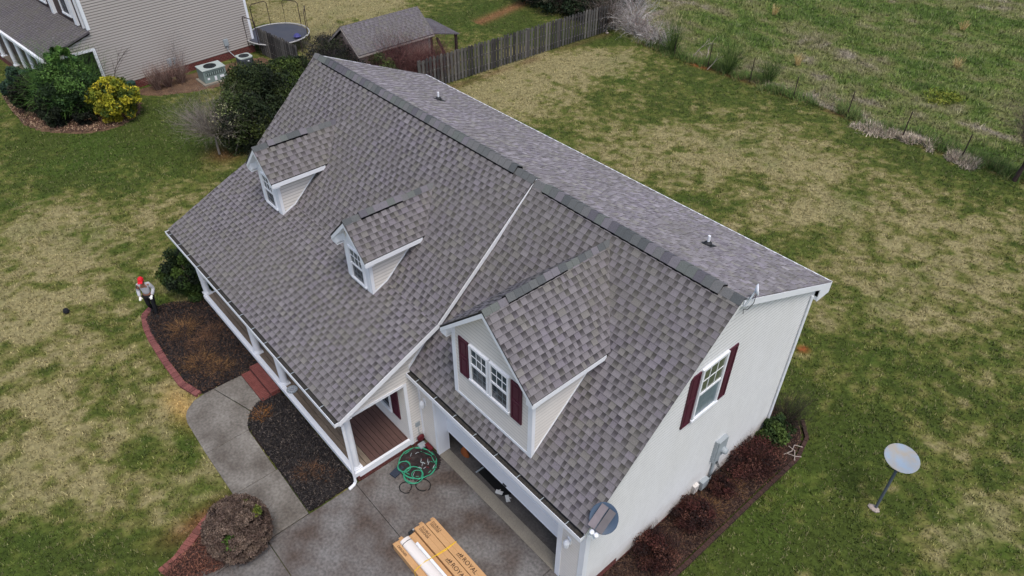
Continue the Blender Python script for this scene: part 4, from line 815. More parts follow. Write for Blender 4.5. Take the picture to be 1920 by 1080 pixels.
# HVAC package unit
ac = empty('air_conditioner', (-27.2, 5.75, 0)); tag(ac, 'large square grey-green package unit with a round fan grille against the taupe wall', 'air conditioner')
b = MB(); b.box(-27.62, -26.72, 5.14, 6.36, .06, .70, HVG); b.box(-26.722, -26.712, 5.24, 6.26, .42, .62, GRILL); b.build('cabinet', HVG, ac, bevel=.012)
b = MB()
for k in range(9): b.box(-26.712, -26.70, 5.25+k*.112, 5.32+k*.112, .44, .60, HVG)
b.build('louvre', HVG, ac)
for bx_ in ((5.3, 5.42, .22, .32), (5.68, 5.8, .12, .34), (5.98, 6.2, .2, .32)): b = MB(); b.box(-26.72, -26.706, *bx_, WHITE); b.build('label_plate', WHITE, ac)
b = MB(); b.box(-27.66, -26.69, 5.11, 6.39, .70, .75, HVT); b.build('top', HVT, ac, bevel=.01)
b = MB(); b.lathe((-27.15, 5.72, .75), [(.33, 0), (.33, .03), (.28, .035), (.28, .012), (.06, .012), (.06, .04)], 24, GRILL)
for k in range(10): a_ = k*math.pi/10; b.obox((-27.15, 5.72, .782), (math.cos(a_)*.3, math.sin(a_)*.3, 0), (-math.sin(a_)*.004, math.cos(a_)*.004, 0), (0, 0, .004), GRILL)
b.build('fan_grille', GRILL, ac)
b = MB(); b.box(-27.75, -26.55, 5.0, 6.5, -.06, .06, CONCA); b.build('pad', CONCA, ac)
cu = empty('condenser_unit', (-27.35, 7.75, 0)); tag(cu, 'smaller dark grey condenser with rounded corners near the fence', 'air conditioner')
def roundsq(cx, cy, h, r, k=6):
    o = []
    for i, (sx, sy) in enumerate(((1, 1), (-1, 1), (-1, -1), (1, -1))):
        for j in range(k+1): a_ = math.pi/2*(i+j/k); o.append((cx+sx*(h-r)+math.cos(a_)*r, cy+sy*(h-r)+math.sin(a_)*r))
    return o
P = roundsq(-27.4, 7.75, .37, .16)
b = MB(); b.prism([(x, y, .08) for x, y in P], (0, 0, .58), HVD); b.build('cabinet', HVD, cu)
b = MB()
for k in range(7):
    Q = roundsq(-27.4, 7.75, .374, .16); b.prism([(x, y, .14+k*.07) for x, y in Q], (0, 0, .025), GRILL)
b.build('grille', GRILL, cu)
b = MB(); b.prism([(x, y, .66) for x, y in roundsq(-27.4, 7.75, .385, .16)], (0, 0, .05), HVT); b.build('top', HVT, cu); b = MB(); b.lathe((-27.4, 7.75, .71), [(.28, 0), (.28, .02), (.23, .02), (.05, .005), (.05, .03)], 20, GRILL); b.build('fan_grille', GRILL, cu)
b = MB(); b.box(-27.02, -27.01, 7.7, 7.85, .5, .56, WHITE); b.build('label_plate', WHITE, cu)
b = MB(); b.box(-27.85, -26.95, 7.3, 8.2, -.06, .07, CONCA); b.build('pad', CONCA, cu)
# trampoline
tr = empty('trampoline', (-29.1, 11.1, 0)); tag(tr, 'round black trampoline with bent pole frame beyond the neighbour fence', 'trampoline')
cx, cy, rt = -29.3, 10.75, 1.8
b = MB(); b.lathe((cx, cy, .68), [(rt-.1, 0), (rt-.1, .012), (0.01, -.02)], 36, TRAMP); b.build('mat', TRAMP, tr)
b = MB(); ring = [(cx+math.cos(a_)*rt, cy+math.sin(a_)*rt, .7) for a_ in np.linspace(0, 2*math.pi, 37)]; b.tube(ring, .035, 6, TRPAD); b.build('frame', TRPAD, tr)
for a0 in (.3, 1.35, 2.4, 3.45, 4.5, 5.55):
    b = MB(); p = lambda a_, z: (cx+math.cos(a_)*rt, cy+math.sin(a_)*rt, z)
    b.tube([p(a0, .0), p(a0, .7)], .03, 5, RUST); b.build('leg', RUST, tr)
for a0 in (.75, 1.8, 2.9, 4.6):
    b = MB(); b.tube([p(a0, .4), p(a0, 1.95), p(a0+.08, 2.05), p(a0+.52, 2.05), p(a0+.6, 1.95), p(a0+.6, .4)], .024, 5, RUST); b.build('pole', RUST, tr)
b = MB(); b.lathe((cx+1.35, cy+.55, .72), [(.16, 0), (.22, .08), (.12, .2), (.03, .24)], 9, BLUEB); o = b.build('bag', BLUEB); tag(o, 'small blue bundle lying at the edge of the trampoline', 'bag')
# ================================================================== FENCES
def fence(P, Q, H, label, spacing=.112, side=1, seed=0, cols=((102, 100, 97), (84, 82, 80), (116, 113, 108), (72, 70, 70))):
    rg = random.Random(seed); P = Vector((*P, 0)); Q = Vector((*Q, 0)); d = (Q-P); L = d.length; d.normalize(); n = Vector((d.y, -d.x, 0))*side
    fr = empty('picket_fence', P); tag(fr, label, 'fence'); b = MB(); s = 0; k = 0
    while s < L:
        h = H*rg.uniform(.965, 1.02); w_ = .066; off = n*(.045 if k % 2 == 0 else -.05); c = S(*rg.choice(cols)); f = rg.uniform(.62, .95); c = tuple(x*f for x in c)
        tl = rg.gauss(0, .012); p = P+d*s+off; q = p+d*tl+Vector((0, 0, h))
        a1 = p-d*w_; a2 = p+d*w_; b1 = q-d*w_; b2 = q+d*w_
        b.prism([a1, a2, b2-Vector((0, 0, .05)), b2-d*.035, b1+d*.035, b1-Vector((0, 0, .05))], n*.018, None, c)
        for z in (.35*H/1.6, .95*H/1.6): b.obox(p+n*.02+Vector((0, 0, z)), d*.012, Vector((0, 0, .012)), n*.003, None, S(168, 164, 158))
        s += spacing*rg.uniform(.93, 1.07); k += 1
    b.build('picket_panel', FENCE, fr)
    for z in (.3*H/1.6, .9*H/1.6, 1.42*H/1.6):
        b = MB(); b.obox(P+d*L/2+Vector((0, 0, z)), d*L/2, n*.02, Vector((0, 0, .04)), None, S(84, 80, 76)); b.build('rail', FENCE, fr)
    s = 0
    while s <= L+.1:
        b = MB(); b.obox(P+d*s+Vector((0, 0, H*.5)), d*.045, n*.043, Vector((0, 0, H*.5)), None, S(92, 88, 84)); b.build('post', FENCE, fr); s += 2.44
    return fr
fence((-18.56, 13.2), (-18.22, 27.05), 1.6, 'long weathered grey picket fence running from the roof back to the corner', seed=1)
fence((-28.72, 9.42), (-24.9, 9.75), 1.5, 'short weathered picket fence starting at the corner of the taupe wall', seed=2, spacing=.105)
# wire fence
wf = empty('wire_fence', (-4, 27.1, 0)); tag(wf, 'rusty metal post and wire fence between the lawn and the open field', 'fence')
for (x, y, h, t_) in ((-13.0, 27.0, 1.2, .0), (-10.7, 27.05, 1.35, .1), (-8.03, 27.1, 1.3, .03), (-5.45, 27.15, 1.05, .02), (-2.53, 27.15, 1.25, .03), (.3, 26.95, 1.3, .05), (2.95, 26.92, 1.2, .05), (5.6, 26.85, 1.2, .0), (8.4, 26.8, 1.2, 0)):
    b = MB(); b.tube([(x, y, -.1), (x+t_*.5, y, h)], .026, 4, RUST); b.box(x-.03, x+.03, y+.015, y+.025, .1, .3, RUST); b.build('post', RUST, wf)
for z in (.35, .7, 1.05):
    b = MB(); b.tube([(-18, 27.1, z), (-10.7, 27.07, z), (-2.5, 27.15, z-.02), (9, 26.8, z)], .004, 4, RUST); b.build('wire', RUST, wf)
# ================================================================== SHED
SHTRIM = mat('peeling_shed_trim', S(176, 168, 162), .8, col2=S(120, 106, 98), scale=5, amt=.8)
sh = empty('shed', (-21.7, 13.2, 0)); tag(sh, 'small plywood shed with worn grey shingle roof and a dark lean-to behind bare vines', 'shed')
b = MB(); siding(b, (-20.45, 0, 0), Y1, X1, [[(11.0, 0), (15.3, 0), (15.3, 2.0), (11.0, 2.0)]], SHEDW, e=.3, dep=.01)
siding(b, (0, 11.0, 0), X1, -Y1, [[(-22.9, 0), (-20.45, 0), (-20.45, 2.0), (-21.68, 2.9), (-22.9, 2.0)]], SHEDW, e=.3, dep=.01); b.box(-22.9, -22.85, 11, 15.3, 0, 2, SHEDW); b.box(-22.9, -20.46, 15.25, 15.3, 0, 2, SHEDW)
b.build('wall', SHEDW, sh)
b = MB()
for sg in (-1, 1):
    b.prism([(-21.68, 10.8, 3.06), (-21.68+sg*1.45, 10.8, 2.0), (-21.68+sg*1.45, 10.8, 1.95), (-21.68, 10.8, 3.0)], (0, 4.72, 0), NROOF)
o_ = b.build('roof', NROOF, sh)
for sg in (-1, 1): shingle_field('shingles', (-21.68+sg*1.45, 10.8, 2.01), (0, 1, 0), (-sg, 0, .731), 4.72, 1.79, o_, seed=93+sg, contrast=.35, gain=.8)
b = MB()
for sg in (-1, 1): b.prism([(-21.68, 10.78, 3.03), (-21.68+sg*1.47, 10.78, 1.96), (-21.68+sg*1.47, 10.78, 1.86), (-21.68, 10.78, 2.92)], (0, .02, 0), SHTRIM)
b.box(-20.24, -20.22, 10.8, 15.5, 1.88, 1.96, SHTRIM); b.box(-20.47, -20.42, 15.22, 15.34, 0, 1.95, SHTRIM); b.build('fascia', SHTRIM, sh)
b = MB(); b.prism([(-22.9, 15.53, 2.3), (-20.2, 15.53, 2.02), (-20.0, 17.0, 1.72), (-22.6, 17.0, 1.86)], (0, 0, -.05), NROOF); b.build('lean_to_roof', NROOF, sh)
for (x, y, h) in ((-20.15, 16.85, 1.68), (-22.5, 16.85, 1.8)):
    b = MB(); b.box(x-.06, x+.06, y-.06, y+.06, -.05, h, DWOOD); b.build('post', DWOOD, sh)
b = MB(); b.obox((-20.1, 15.95, .95), (.05, 0, 0), (0, .4, -.85), (0, .05, .03), DWOOD); b.build('brace', DWOOD, sh)

# ================================================================== SATELLITE DISHES
def dish_mesh(b, c, axis, r, m_, depth=.09, sx=1.0, sy=1.0):
    b.lathe(c, [(.02, -.012), (r*.55, depth*.3-.012), (r*.98, depth-.012), (r, depth+.004), (r*.97, depth+.004), (r*.55, depth*.3), (.02, 0)], 32, m_, axis=axis, sx=sx, sy=sy)
gd = empty('satellite_dish', (9.16, 7.22, 0)); tag(gd, 'pale rust-stained satellite dish on a leaning grey pole standing in the lawn', 'satellite dish')
b = MB(); b.tube([(9.16, 7.22, -.1), (9.12, 7.36, 1.56)], .035, 10, POLE); b.build('pole', POLE, gd)
b = MB(); dish_mesh(b, (9.08, 7.47, 1.66), (.10, -.12, .99), .40, DISHM, .06, sx=1.0, sy=1.0); b.build('reflector', DISHM, gd, smooth=True)
b = MB(); b.obox((9.11, 7.40, 1.585), (.05, 0, 0), (0, .08, 0), (0, 0, .03), POLE); b.tube([(8.98, 7.2, 1.6), (8.93, 7.14, 1.54), (9.08, 7.25, 1.46)], .012, 5, BLACKR); b.build('bracket', POLE, gd)
b = MB(); b.lathe((9.13, 7.2, -.06), [(.12, 0), (.13, .04), (.09, .07), (.04, .075)], 7, STONE, sx=1.2, sy=.8); b.build('footing', STONE, gd)
rdh = empty('satellite_dish', (6.02, -.1, 2.9)); tag(rdh, 'dark blue-grey oval satellite dish at the garage roof corner with a twin receiver', 'satellite dish')
axd = Vector((.42, -.50, .76)); ctr = Vector((6.12, .17, 3.22))
b = MB(); dish_mesh(b, ctr, axd, .31, DISHD, .06, sx=.92, sy=1.0); b.build('reflector', DISHD, rdh, smooth=True)
# feed arm, two rectangular plates seen against the bowl
ax_ = axd.normalized(); dn = (Vector((.15, -1, -.45))-ax_*Vector((.15, -1, -.45)).dot(ax_)).normalized(); sd_ = ax_.cross(dn)
for k, (o_, c_) in enumerate(((-.115, (128, 120, 124)), (.06, (104, 100, 102)))):
    b = MB(); b.obox(ctr+ax_*.075+sd_*o_+dn*.03, sd_*.075, dn*.25, ax_*.008, METER); mm_ = mat('feed_plate_grey' if k == 0 else 'feed_plate_dark', S(*c_), .7, col2=S(80, 76, 78), scale=5, amt=.5); b.mats = [mm_]; b.build('feed_plate', mm_, rdh)
b = MB(); e0 = ctr+dn*.34+ax_*.14; b.tube([ctr+dn*.2-ax_*.02, e0], .018, 6, POLE); b.build('arm', POLE, rdh)
b = MB(); b.lathe(e0+sd_*.05, [(.03, -.08), (.05, -.05), (.05, .05), (.04, .07)], 12, WHITE, axis=-ax_); b.lathe(e0-sd_*.05, [(.03, -.08), (.05, -.05), (.05, .05), (.04, .07)], 12, WHITE, axis=-ax_); b.obox(e0+ax_*-.05+dn*.05, sd_*.07, dn*.05, ax_*.03, METER); b.build('receiver', WHITE, rdh)
b = MB(); b.tube([ctr-ax_*.02, ctr-ax_*.12+Vector((-.05, 0, -.1)), (6.0, -.02, 2.85)], .022, 6, POLE); b.build('mast', POLE, rdh)
# ================================================================== THINGS ON THE DRIVE
def text_mesh(txt, size, ox, oy, z, parent, name='lettering', m_=INK, sx=1.0):
    cu = bpy.data.curves.new('t', 'FONT'); cu.body = txt; cu.size = size; cu.offset = .0012
    o = bpy.data.objects.new('t', cu); COL.objects.link(o); bpy.context.view_layer.update()
    me = o.evaluated_get(bpy.context.evaluated_depsgraph_get()).to_mesh()
    vs = [(ox+v.co.x*sx, oy+v.co.y, z) for v in me.vertices]; fs = [tuple(p.vertices) for p in me.polygons]
    COL.objects.unlink(o); bpy.data.objects.remove(o); b = MB(); b.raw(vs, fs, m_); return b.build(name, m_, parent)
def royal(x, y, z, parent):
    b = MB(); h = .085
    for k, (dx, hh) in enumerate(((0, .055), (.05, .085), (.1, .10))):
        b.face([(x+dx, y, z), (x+dx+.018, y, z), (x+dx+.035, y+hh*.85, z), (x+dx+.012, y+hh, z)], INK)
        b.face([(x+dx+.012, y+hh, z), (x+dx+.035, y+hh*.85, z), (x+dx+.05, y+.03, z), (x+dx+.036, y+.025, z)], INK)
    b.face([(x-.01, y-.022, z), (x+.16, y-.022, z), (x+.16, y-.012, z), (x-.01, y-.012, z)], INK); b.build('emblem', INK, parent)
    text_mesh('ROYAL', .155, x+.18, y-.012, z, parent, 'lettering')
def carton(x0, y0, y1, z1, label, flap=0):
    c = empty('siding_carton', (x0+1.8, (y0+y1)/2, 0)); tag(c, label, 'carton', 'siding cartons stacked on the drive')
    b = MB(); b.box(x0, x0+3.7, y0, y1, .02, z1, CARD); b.build('box', CARD, c, bevel=.006)
    b = MB(); b.box(x0-.0, x0+3.7, (y0+y1)/2-.003, (y0+y1)/2+.003, z1, z1+.0012, CARDE); b.build('seam', CARDE, c)
    b = MB(); b.obox((x0-.03, y1-.05, z1-.03), (.035, 0, .012), (0, .045, 0), (0, 0, .003), CARD); b.obox((x0-.012, y0+.06, z1-.06), (.02, 0, -.02), (0, .05, 0), (0, 0, .003), CARD); b.build('flap', CARD, c)
    return c
c1 = carton(2.31, -1.62, -1.355, .30, 'rightmost cardboard siding carton, nearest the garage door')
text_mesh('DOUBLE 5', .072, 2.37, -1.475, .3025, c1); text_mesh('DESIGNER', .072, 2.37, -1.545, .3025, c1); royal(3.42, -1.53, .3025, c1)
c2 = carton(2.23, -1.90, -1.635, .30, 'second cardboard siding carton from the garage, with the bold DESIGNER print')
text_mesh('DOUBLE 5', .072, 2.31, -1.745, .3025, c2); text_mesh('DESIGNER', .076, 2.31, -1.82, .3025, c2); royal(3.36, -1.81, .3025, c2)
c3 = carton(2.27, -2.19, -1.92, .235, 'third cardboard carton, lower and partly under the white bundles')
c4 = carton(2.20, -2.50, -2.21, .235, 'leftmost cardboard siding carton, under the wide white bundle')
text_mesh('DESIGNER', .076, 2.31, -2.455, .2375, c4)
wb = empty('trim_bundle', (4, -2.3, .235)); tag(wb, 'wide off-white wrapped bundle of trim with a black band on the cartons', 'bundle')
WRAP = mat('off_white_wrap', S(226, 220, 214), .5, col2=S(206, 198, 192), scale=3, amt=.5, stretch=(.3, 3, 3))
b = MB(); P = [(2.30, -2.36+.26*(.5-.5*math.cos(a_)), .237+.10*math.sin(a_)**.5) for a_ in np.linspace(.02, math.pi-.02, 9)]; b.prism(P, (3.5, .04, 0), WRAP); b.build('wrap', WRAP, wb)
b = MB(); P2 = [(2.40, -2.363+.27*(.5-.5*math.cos(a_)), .237+.104*math.sin(a_)**.5) for a_ in np.linspace(.02, math.pi-.02, 9)]; b.prism(P2, (.014, 0, 0), BLACKR); b.build('band', BLACKR, wb)
b = MB(); b.prism([(2.56, -2.10, .2365), (2.56, -2.035, .2365), (2.56, -2.035, .30), (2.56, -2.10, .30)], (3.4, .02, 0), WHITED); o = b.build('trim_channel', WHITED, bevel=.008); tag(o, 'narrow bright white trim strip beside the wide wrapped bundle', 'trim strip')
b = MB(); b.tube([(3.16, -1.352, .02), (3.16, -1.352, .306), (3.15, -1.63, .308), (3.13, -1.905, .306), (3.12, -2.03, .31), (3.11, -2.2, .345), (3.10, -2.36, .30), (3.09, -2.503, .242), (3.09, -2.506, .02)], .011, 4, YEL)
b.tube([(3.16, -1.355, .306), (3.18, -1.64, .308), (3.15, -1.90, .307)], .009, 4, YEL); o = b.build('strap', YEL); tag(o, 'yellow strap tied across the cardboard cartons', 'strap')
b = MB(); b.box(2.16, 2.3, -2.04, -1.93, .12, .22, DARKM); b.box(2.18, 2.22, -1.93, -1.88, .22, .25, METER); o = b.build('tool_pouch', DARKM, bevel=.01); tag(o, 'dark tool pouch at the end of the cardboard cartons', 'pouch')
# hose coil
def coil(name, c, r, loops, rad, m_, seed, sq=1.0, z=.02):
    rg = random.Random(seed); b = MB(); pts = []; n = 34
    for k in range(loops*n+1):
        a_ = 2*math.pi*k/n; f = k/(loops*n); rr = r*(1+.05*math.sin(a_*.37+seed)+.03*rg.gauss(0, .3))
        pts.append((c[0]+math.cos(a_)*rr+.03*math.sin(a_*.21+seed), c[1]+math.sin(a_)*rr*sq+.03*math.cos(a_*.17), z+rad+f*rad*loops*.6+.01*math.sin(a_*1.7)))
    b.tube(pts, rad, 6, m_); return b
b = coil('garden_hose', (.56, -.62), .50, 3, .013, GREENH, 3, .92)
for (cx_, cy_, r_, n_, s_) in ((.80, -.95, .26, 2, 5), (.40, -.98, .17, 2, 6), (.86, -.88, .15, 1, 9)):
    q = coil('x', (cx_, cy_), r_, n_, .012, GREENH, s_, .9, .05); b.raw(q.v, q.f, GREENH)
b.tube([(.45, -.1, .04), (.7, -.25, .05), (.95, -.3, .06), (1.0, -.6, .05)], .012, 6, GREENH); b.tube([(.3, -.35, .05), (.6, -.22, .06), (.85, -.28, .05), (.75, -.35, .07)], .012, 6, GREENH)
o = b.build('garden_hose', GREENH, smooth=True); tag(o, 'green garden hose lying in loose coils at the corner by the porch', 'hose')
b = coil('cable', (1.18, -.95), .19, 1, .011, BLACKR, 8, .9); q = coil('c', (.98, -1.32), .17, 1, .011, BLACKR, 11, .9); b.raw(q.v, q.f, BLACKR); q = coil('c', (.22, -.55), .09, 1, .007, BLACKR, 12); b.raw(q.v, q.f, BLACKR)
o = b.build('power_cable', BLACKR, smooth=True); tag(o, 'thin black cable looped beside the green hose', 'cable')
X, Y = np.meshgrid(np.linspace(.06, 1.05, 24), np.linspace(-1.15, -.03, 24), indexing='ij'); Zs = .012+.05*N1.fbm(X*3, Y*3, 2, 3)+.03*N2(X, Y, 9)
b = MB(); edge = lambda x, y: ((x-.56)/.50)**2+((y+.6)/.56)**2
vs = [(X[i, j], Y[i, j], Zs[i, j] if edge(X[i, j], Y[i, j]) < 1.0 else .004) for i in range(24) for j in range(24)]
b.raw(vs, [(i*24+j, (i+1)*24+j, (i+1)*24+j+1, i*24+j+1) for i in range(23) for j in range(23) if edge(X[i, j], Y[i, j]) < 1.05], DARKC); o = b.build('tarp', DARKC); tag(o, 'crumpled dark plastic sheet under the green hose', 'tarp')
b = MB()
rg = random.Random(4)
for k in range(26):
    x, y = .56+rg.gauss(0, .2), -.62+rg.gauss(0, .22); a_ = rg.uniform(0, 3.1); b.tube([(x, y, .07), (x+math.cos(a_)*.06, y+math.sin(a_)*.06, .1), (x+math.cos(a_)*.13, y+math.sin(a_)*.11, .07)], rg.uniform(.006, .014), 5, rg.choice([REDP, METER, BLACKR, RUST]))
o = b.build('cord_tangle', REDP); tag(o, 'tangle of small red and grey cords and tools inside the hose coil', 'cords')
b = MB(); b.box(.08, .26, -.3, -.1, .03, .11, METER); b.box(.22, .48, -.16, -.04, .03, .13, REDP); o = b.build('tool_bag', REDP, bevel=.02); tag(o, 'red and white bag of tools in the corner behind the hose', 'bag')
b = MB(); b.obox((.40, -1.12, .03), (.10, .02, 0), (-.05, .24, 0), (0, 0, .028), MATB); b.obox((.40, -1.12, .06), (.075, .015, 0), (-.042, .2, 0), (0, 0, .004), MATB); o = b.build('boot_tray', MATB, bevel=.015); tag(o, 'small blue-grey plastic tray lying beside the green hose', 'tray')
cr = empty('cord_reel', (.06, -.15, .3)); tag(cr, 'round dark red cord reel hanging on the siding by the porch post', 'reel')
b = MB(); b.lathe((.02, -.16, .28), [(.03, 0), (.10, .02), (.11, .06), (.10, .1), (.03, .12)], 16, REDP, axis=(1, 0, 0)); b.build('drum', REDP, cr); b = MB(); b.tube([(.05+.02*math.sin(a_), -.18+.11*math.cos(a_), .29+.12*math.sin(a_)) for a_ in np.linspace(0, 6.3, 20)], .007, 4, METER); b.build('cord', METER, cr)
# garage: broom, black sheet, gloves
br = empty('broom', (1.12, .5, 0)); tag(br, 'orange bristled broom standing just inside the garage', 'broom')
b = MB(); b.lathe((1.12, .52, .0), [(.17, .0), (.15, .1), (.06, .26), (.03, .3)], 12, ORNG, sx=1, sy=.45); b.build('bristles', ORNG, br); b = MB(); b.tube([(1.12, .52, .28), (1.16, .85, 1.5)], .013, 6, RUST); b.build('handle', RUST, br)
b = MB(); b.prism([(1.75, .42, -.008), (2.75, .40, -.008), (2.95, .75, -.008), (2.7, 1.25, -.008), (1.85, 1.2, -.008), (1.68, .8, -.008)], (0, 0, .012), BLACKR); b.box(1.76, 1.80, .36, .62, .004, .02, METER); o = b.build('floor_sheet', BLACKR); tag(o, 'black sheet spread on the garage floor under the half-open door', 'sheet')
for k, (x, y, a_) in enumerate(((2.62, .40, .5), (2.90, .47, -.5))):
    b = MB(); ca, sa = math.cos(a_), math.sin(a_); b.obox((x, y, .03), (ca*.06, sa*.06, 0), (-sa*.045, ca*.045, 0), (0, 0, .02), GLOVE)
    for j in range(4): t_ = -.036+j*.024; L_ = .07+.01*(j % 2); b.tube([(x+ca*.05-sa*t_, y+sa*.05+ca*t_, .03), (x+ca*(.05+L_)-sa*t_*1.2, y+sa*(.05+L_)+ca*t_*1.2, .02)], .012, 5, GLOVE)
    b.tube([(x-sa*.04, y+ca*.04, .03), (x+ca*.04-sa*.09, y+sa*.04+ca*.09, .02)], .013, 5, GLOVE)
    o = b.build('work_glove', GLOVE, smooth=False); tag(o, ('crumpled white work glove at the left corner of the black sheet', 'crumpled white work glove at the right corner of the black sheet')[k], 'glove', 'white work gloves on the garage floor')
# disc on the porch boards
dk = empty('round_tray', (-3.7, -1.97, .33)); tag(dk, 'small round pale patterned tray lying on the porch boards', 'tray')
b = MB(); b.lathe((-3.72, -1.96, .325), [(.155, 0), (.16, .02), (.145, .02), (.14, .008), (.01, .008)], 28, METER); b.build('plate', METER, dk)
b = MB()
for k in range(5): a_ = k*math.pi/5; b.obox((-3.72, -1.96, .337), (math.cos(a_)*.13, math.sin(a_)*.13, 0), (-math.sin(a_)*.004, math.cos(a_)*.004, 0), (0, 0, .002), WHITE)
b.lathe((-3.72, -1.96, .335), [(.085, 0), (.085, .005), (.075, .005), (.075, 0)], 20, WHITE); b.build('pattern', WHITE, dk)
b = MB(); b.lathe((-12.15, -5.84, -.04), [(.09, 0), (.13, .05), (.1, .12), (.03, .15)], 9, BLK, sx=1, sy=.8); o = b.build('dark_bag', BLK); tag(o, 'small black bundle lying alone on the front lawn', 'bag')
b = MB(); b.lathe((-18.3, 26.95, -.04), [(.12, 0), (.16, .05), (.09, .12)], 7, STONE); b.lathe((-18.0, 26.8, -.05), [(.08, 0), (.1, .05), (.05, .09)], 7, STONE); o = b.build('pale_rock', STONE); tag(o, 'pale rocks on the grass at the far end of the picket fence', 'rock')

# ================================================================== PERSON
def skin_obj(name, verts, edges, radii, m_, parent, sub=2):
    me = bpy.data.meshes.new(name); me.from_pydata(verts, edges, []); o = bpy.data.objects.new(name, me); COL.objects.link(o); me.materials.append(m_)
    if parent: o.parent = parent
    ORG[o.name] = (0, 0, 0)
    md = o.modifiers.new('skin', 'SKIN'); md.use_smooth_shade = True
    if not me.skin_vertices: me.skin_vertices.new()
    for i, r_ in enumerate(radii):
        r_ = r_ if isinstance(r_, tuple) else (r_, r_); me.skin_vertices[0].data[i].radius = r_; me.skin_vertices[0].data[i].use_root = (i == 0)
    s = o.modifiers.new('sub', 'SUBSURF'); s.levels = sub; s.render_levels = sub; return o
pp = empty('person', (-10.17, -3.52, -.03), R(-28)); pp.scale = (.92, .92, .92); pp.location = (-10.10, -3.63, -.03); tag(pp, 'person in a red cap, light grey top and black trousers walking by the mulch bed', 'person')
sk = {'pel': (0, 0, .93), 'sp': (.02, 0, 1.12), 'ch': (.03, 0, 1.32), 'nk': (.04, 0, 1.46), 'hb': (.07, 0, 1.52), 'hd': (.09, 0, 1.61), 'ht': (.09, 0, 1.69)}
for s_, n_ in ((1, 'L'), (-1, 'R')):
    sk['sh'+n_] = (.02, s_*.17, 1.39); sk['el'+n_] = (-.02+.03*(s_ < 0), s_*.25, 1.13); sk['wr'+n_] = (.20, s_*.20, 1.0); sk['pm'+n_] = (.27, s_*.18, .985)
    sk['hp'+n_] = (0, s_*.095, .86)
sk.update(knL=(.13, .10, .49), anL=(.17, .10, .1), toL=(.31, .11, .04), knR=(.02, -.1, .48), anR=(-.19, -.1, .14), toR=(-.07, -.12, .04))
fing = {}
for s_, n_ in ((1, 'L'), (-1, 'R')):
    w0 = Vector(sk['pm'+n_])
    for j in range(4):
        t_ = -.027+j*.018; L_ = (.075, .085, .08, .062)[j]; a_ = w0+Vector((.02, t_, 0)); fing[f'f{n_}{j}'] = [a_, a_+Vector((L_*.5, t_*.1, -.014)), a_+Vector((L_*.85, t_*.1, -.045))]
    a_ = w0+Vector((-.02, -s_*.03, 0)); fing[f'f{n_}t'] = [a_, a_+Vector((.03, -s_*.03, -.005)), a_+Vector((.06, -s_*.035, -.02))]
def skel(keys, edges, rad, extra=None):
    v = [sk[k] for k in keys]; e = [(keys.index(a), keys.index(b_)) for a, b_ in edges]; r_ = [rad[k] for k in keys]
    if extra:
        for n_ in ('L', 'R'):
            if 'pm'+n_ not in keys: continue
            for kk, ch in fing.items():
                if kk[1] != n_: continue
                prev = keys.index('pm'+n_)
                for i, p in enumerate(ch): v.append(tuple(p)); r_.append(.009-.001*i); e.append((prev, len(v)-1)); prev = len(v)-1
    return v, e, r_
ks = ['pel', 'sp', 'ch', 'nk', 'hb', 'hd', 'ht', 'shL', 'elL', 'wrL', 'pmL', 'shR', 'elR', 'wrR', 'pmR', 'hpL', 'knL', 'anL', 'toL', 'hpR', 'knR', 'anR', 'toR']
es = [('pel', 'sp'), ('sp', 'ch'), ('ch', 'nk'), ('nk', 'hb'), ('hb', 'hd'), ('hd', 'ht')]
for n_ in 'LR': es += [('ch', 'sh'+n_), ('sh'+n_, 'el'+n_), ('el'+n_, 'wr'+n_), ('wr'+n_, 'pm'+n_), ('pel', 'hp'+n_), ('hp'+n_, 'kn'+n_), ('kn'+n_, 'an'+n_), ('an'+n_, 'to'+n_)]
rd = dict(pel=(.12, .085), sp=(.105, .075), ch=(.115, .08), nk=.052, hb=.062, hd=(.082, .098), ht=.055)
for n_ in 'LR': rd.update({'sh'+n_: .05, 'el'+n_: .042, 'wr'+n_: .028, 'pm'+n_: (.036, .018), 'hp'+n_: .082, 'kn'+n_: .055, 'an'+n_: .038, 'to'+n_: .03})
v_, e_, r_ = skel(ks, es, rd, True); skin_obj('body', v_, e_, r_, SKIN, pp)
grow = lambda d_, k_, a_: {k: (tuple(x+a_ for x in d_[k]) if isinstance(d_[k], tuple) else d_[k]+a_) for k in k_}
kt = ['pel', 'sp', 'ch', 'shL', 'elL', 'wrL', 'shR', 'elR', 'wrR']; et = [e for e in es if e[0] in kt and e[1] in kt]
v_, e_, r_ = skel(kt, et, grow(rd, kt, .028)); skin_obj('sweater', v_, e_, r_, SWTR, pp)
kp = ['pel', 'hpL', 'knL', 'anL', 'hpR', 'knR', 'anR']; ep = [e for e in es if e[0] in kp and e[1] in kp]; rp = grow(rd, kp, .022); rp['pel'] = (.13, .11)
sk2 = dict(sk); sk['pel'] = (0, 0, .92); v_, e_, r_ = skel(kp, ep, rp); skin_obj('trousers', v_, e_, r_, BLK, pp); sk = sk2
for n_ in 'LR': v_, e_, r_ = skel(['an'+n_, 'to'+n_], [('an'+n_, 'to'+n_)], {'an'+n_: .055, 'to'+n_: (.05, .042)}); skin_obj('shoe', v_, e_, r_, BLACKR, pp)
for n_ in 'LR': v_, e_, r_ = skel(['wr'+n_, 'pm'+n_], [('wr'+n_, 'pm'+n_)], {'wr'+n_: .036, 'pm'+n_: (.044, .026)}, True); skin_obj('glove', v_, e_, [x if isinstance(x, tuple) else x+.003 for x in r_], GLOVE, pp)
ORG[pp.name] = (0, 0, 0)
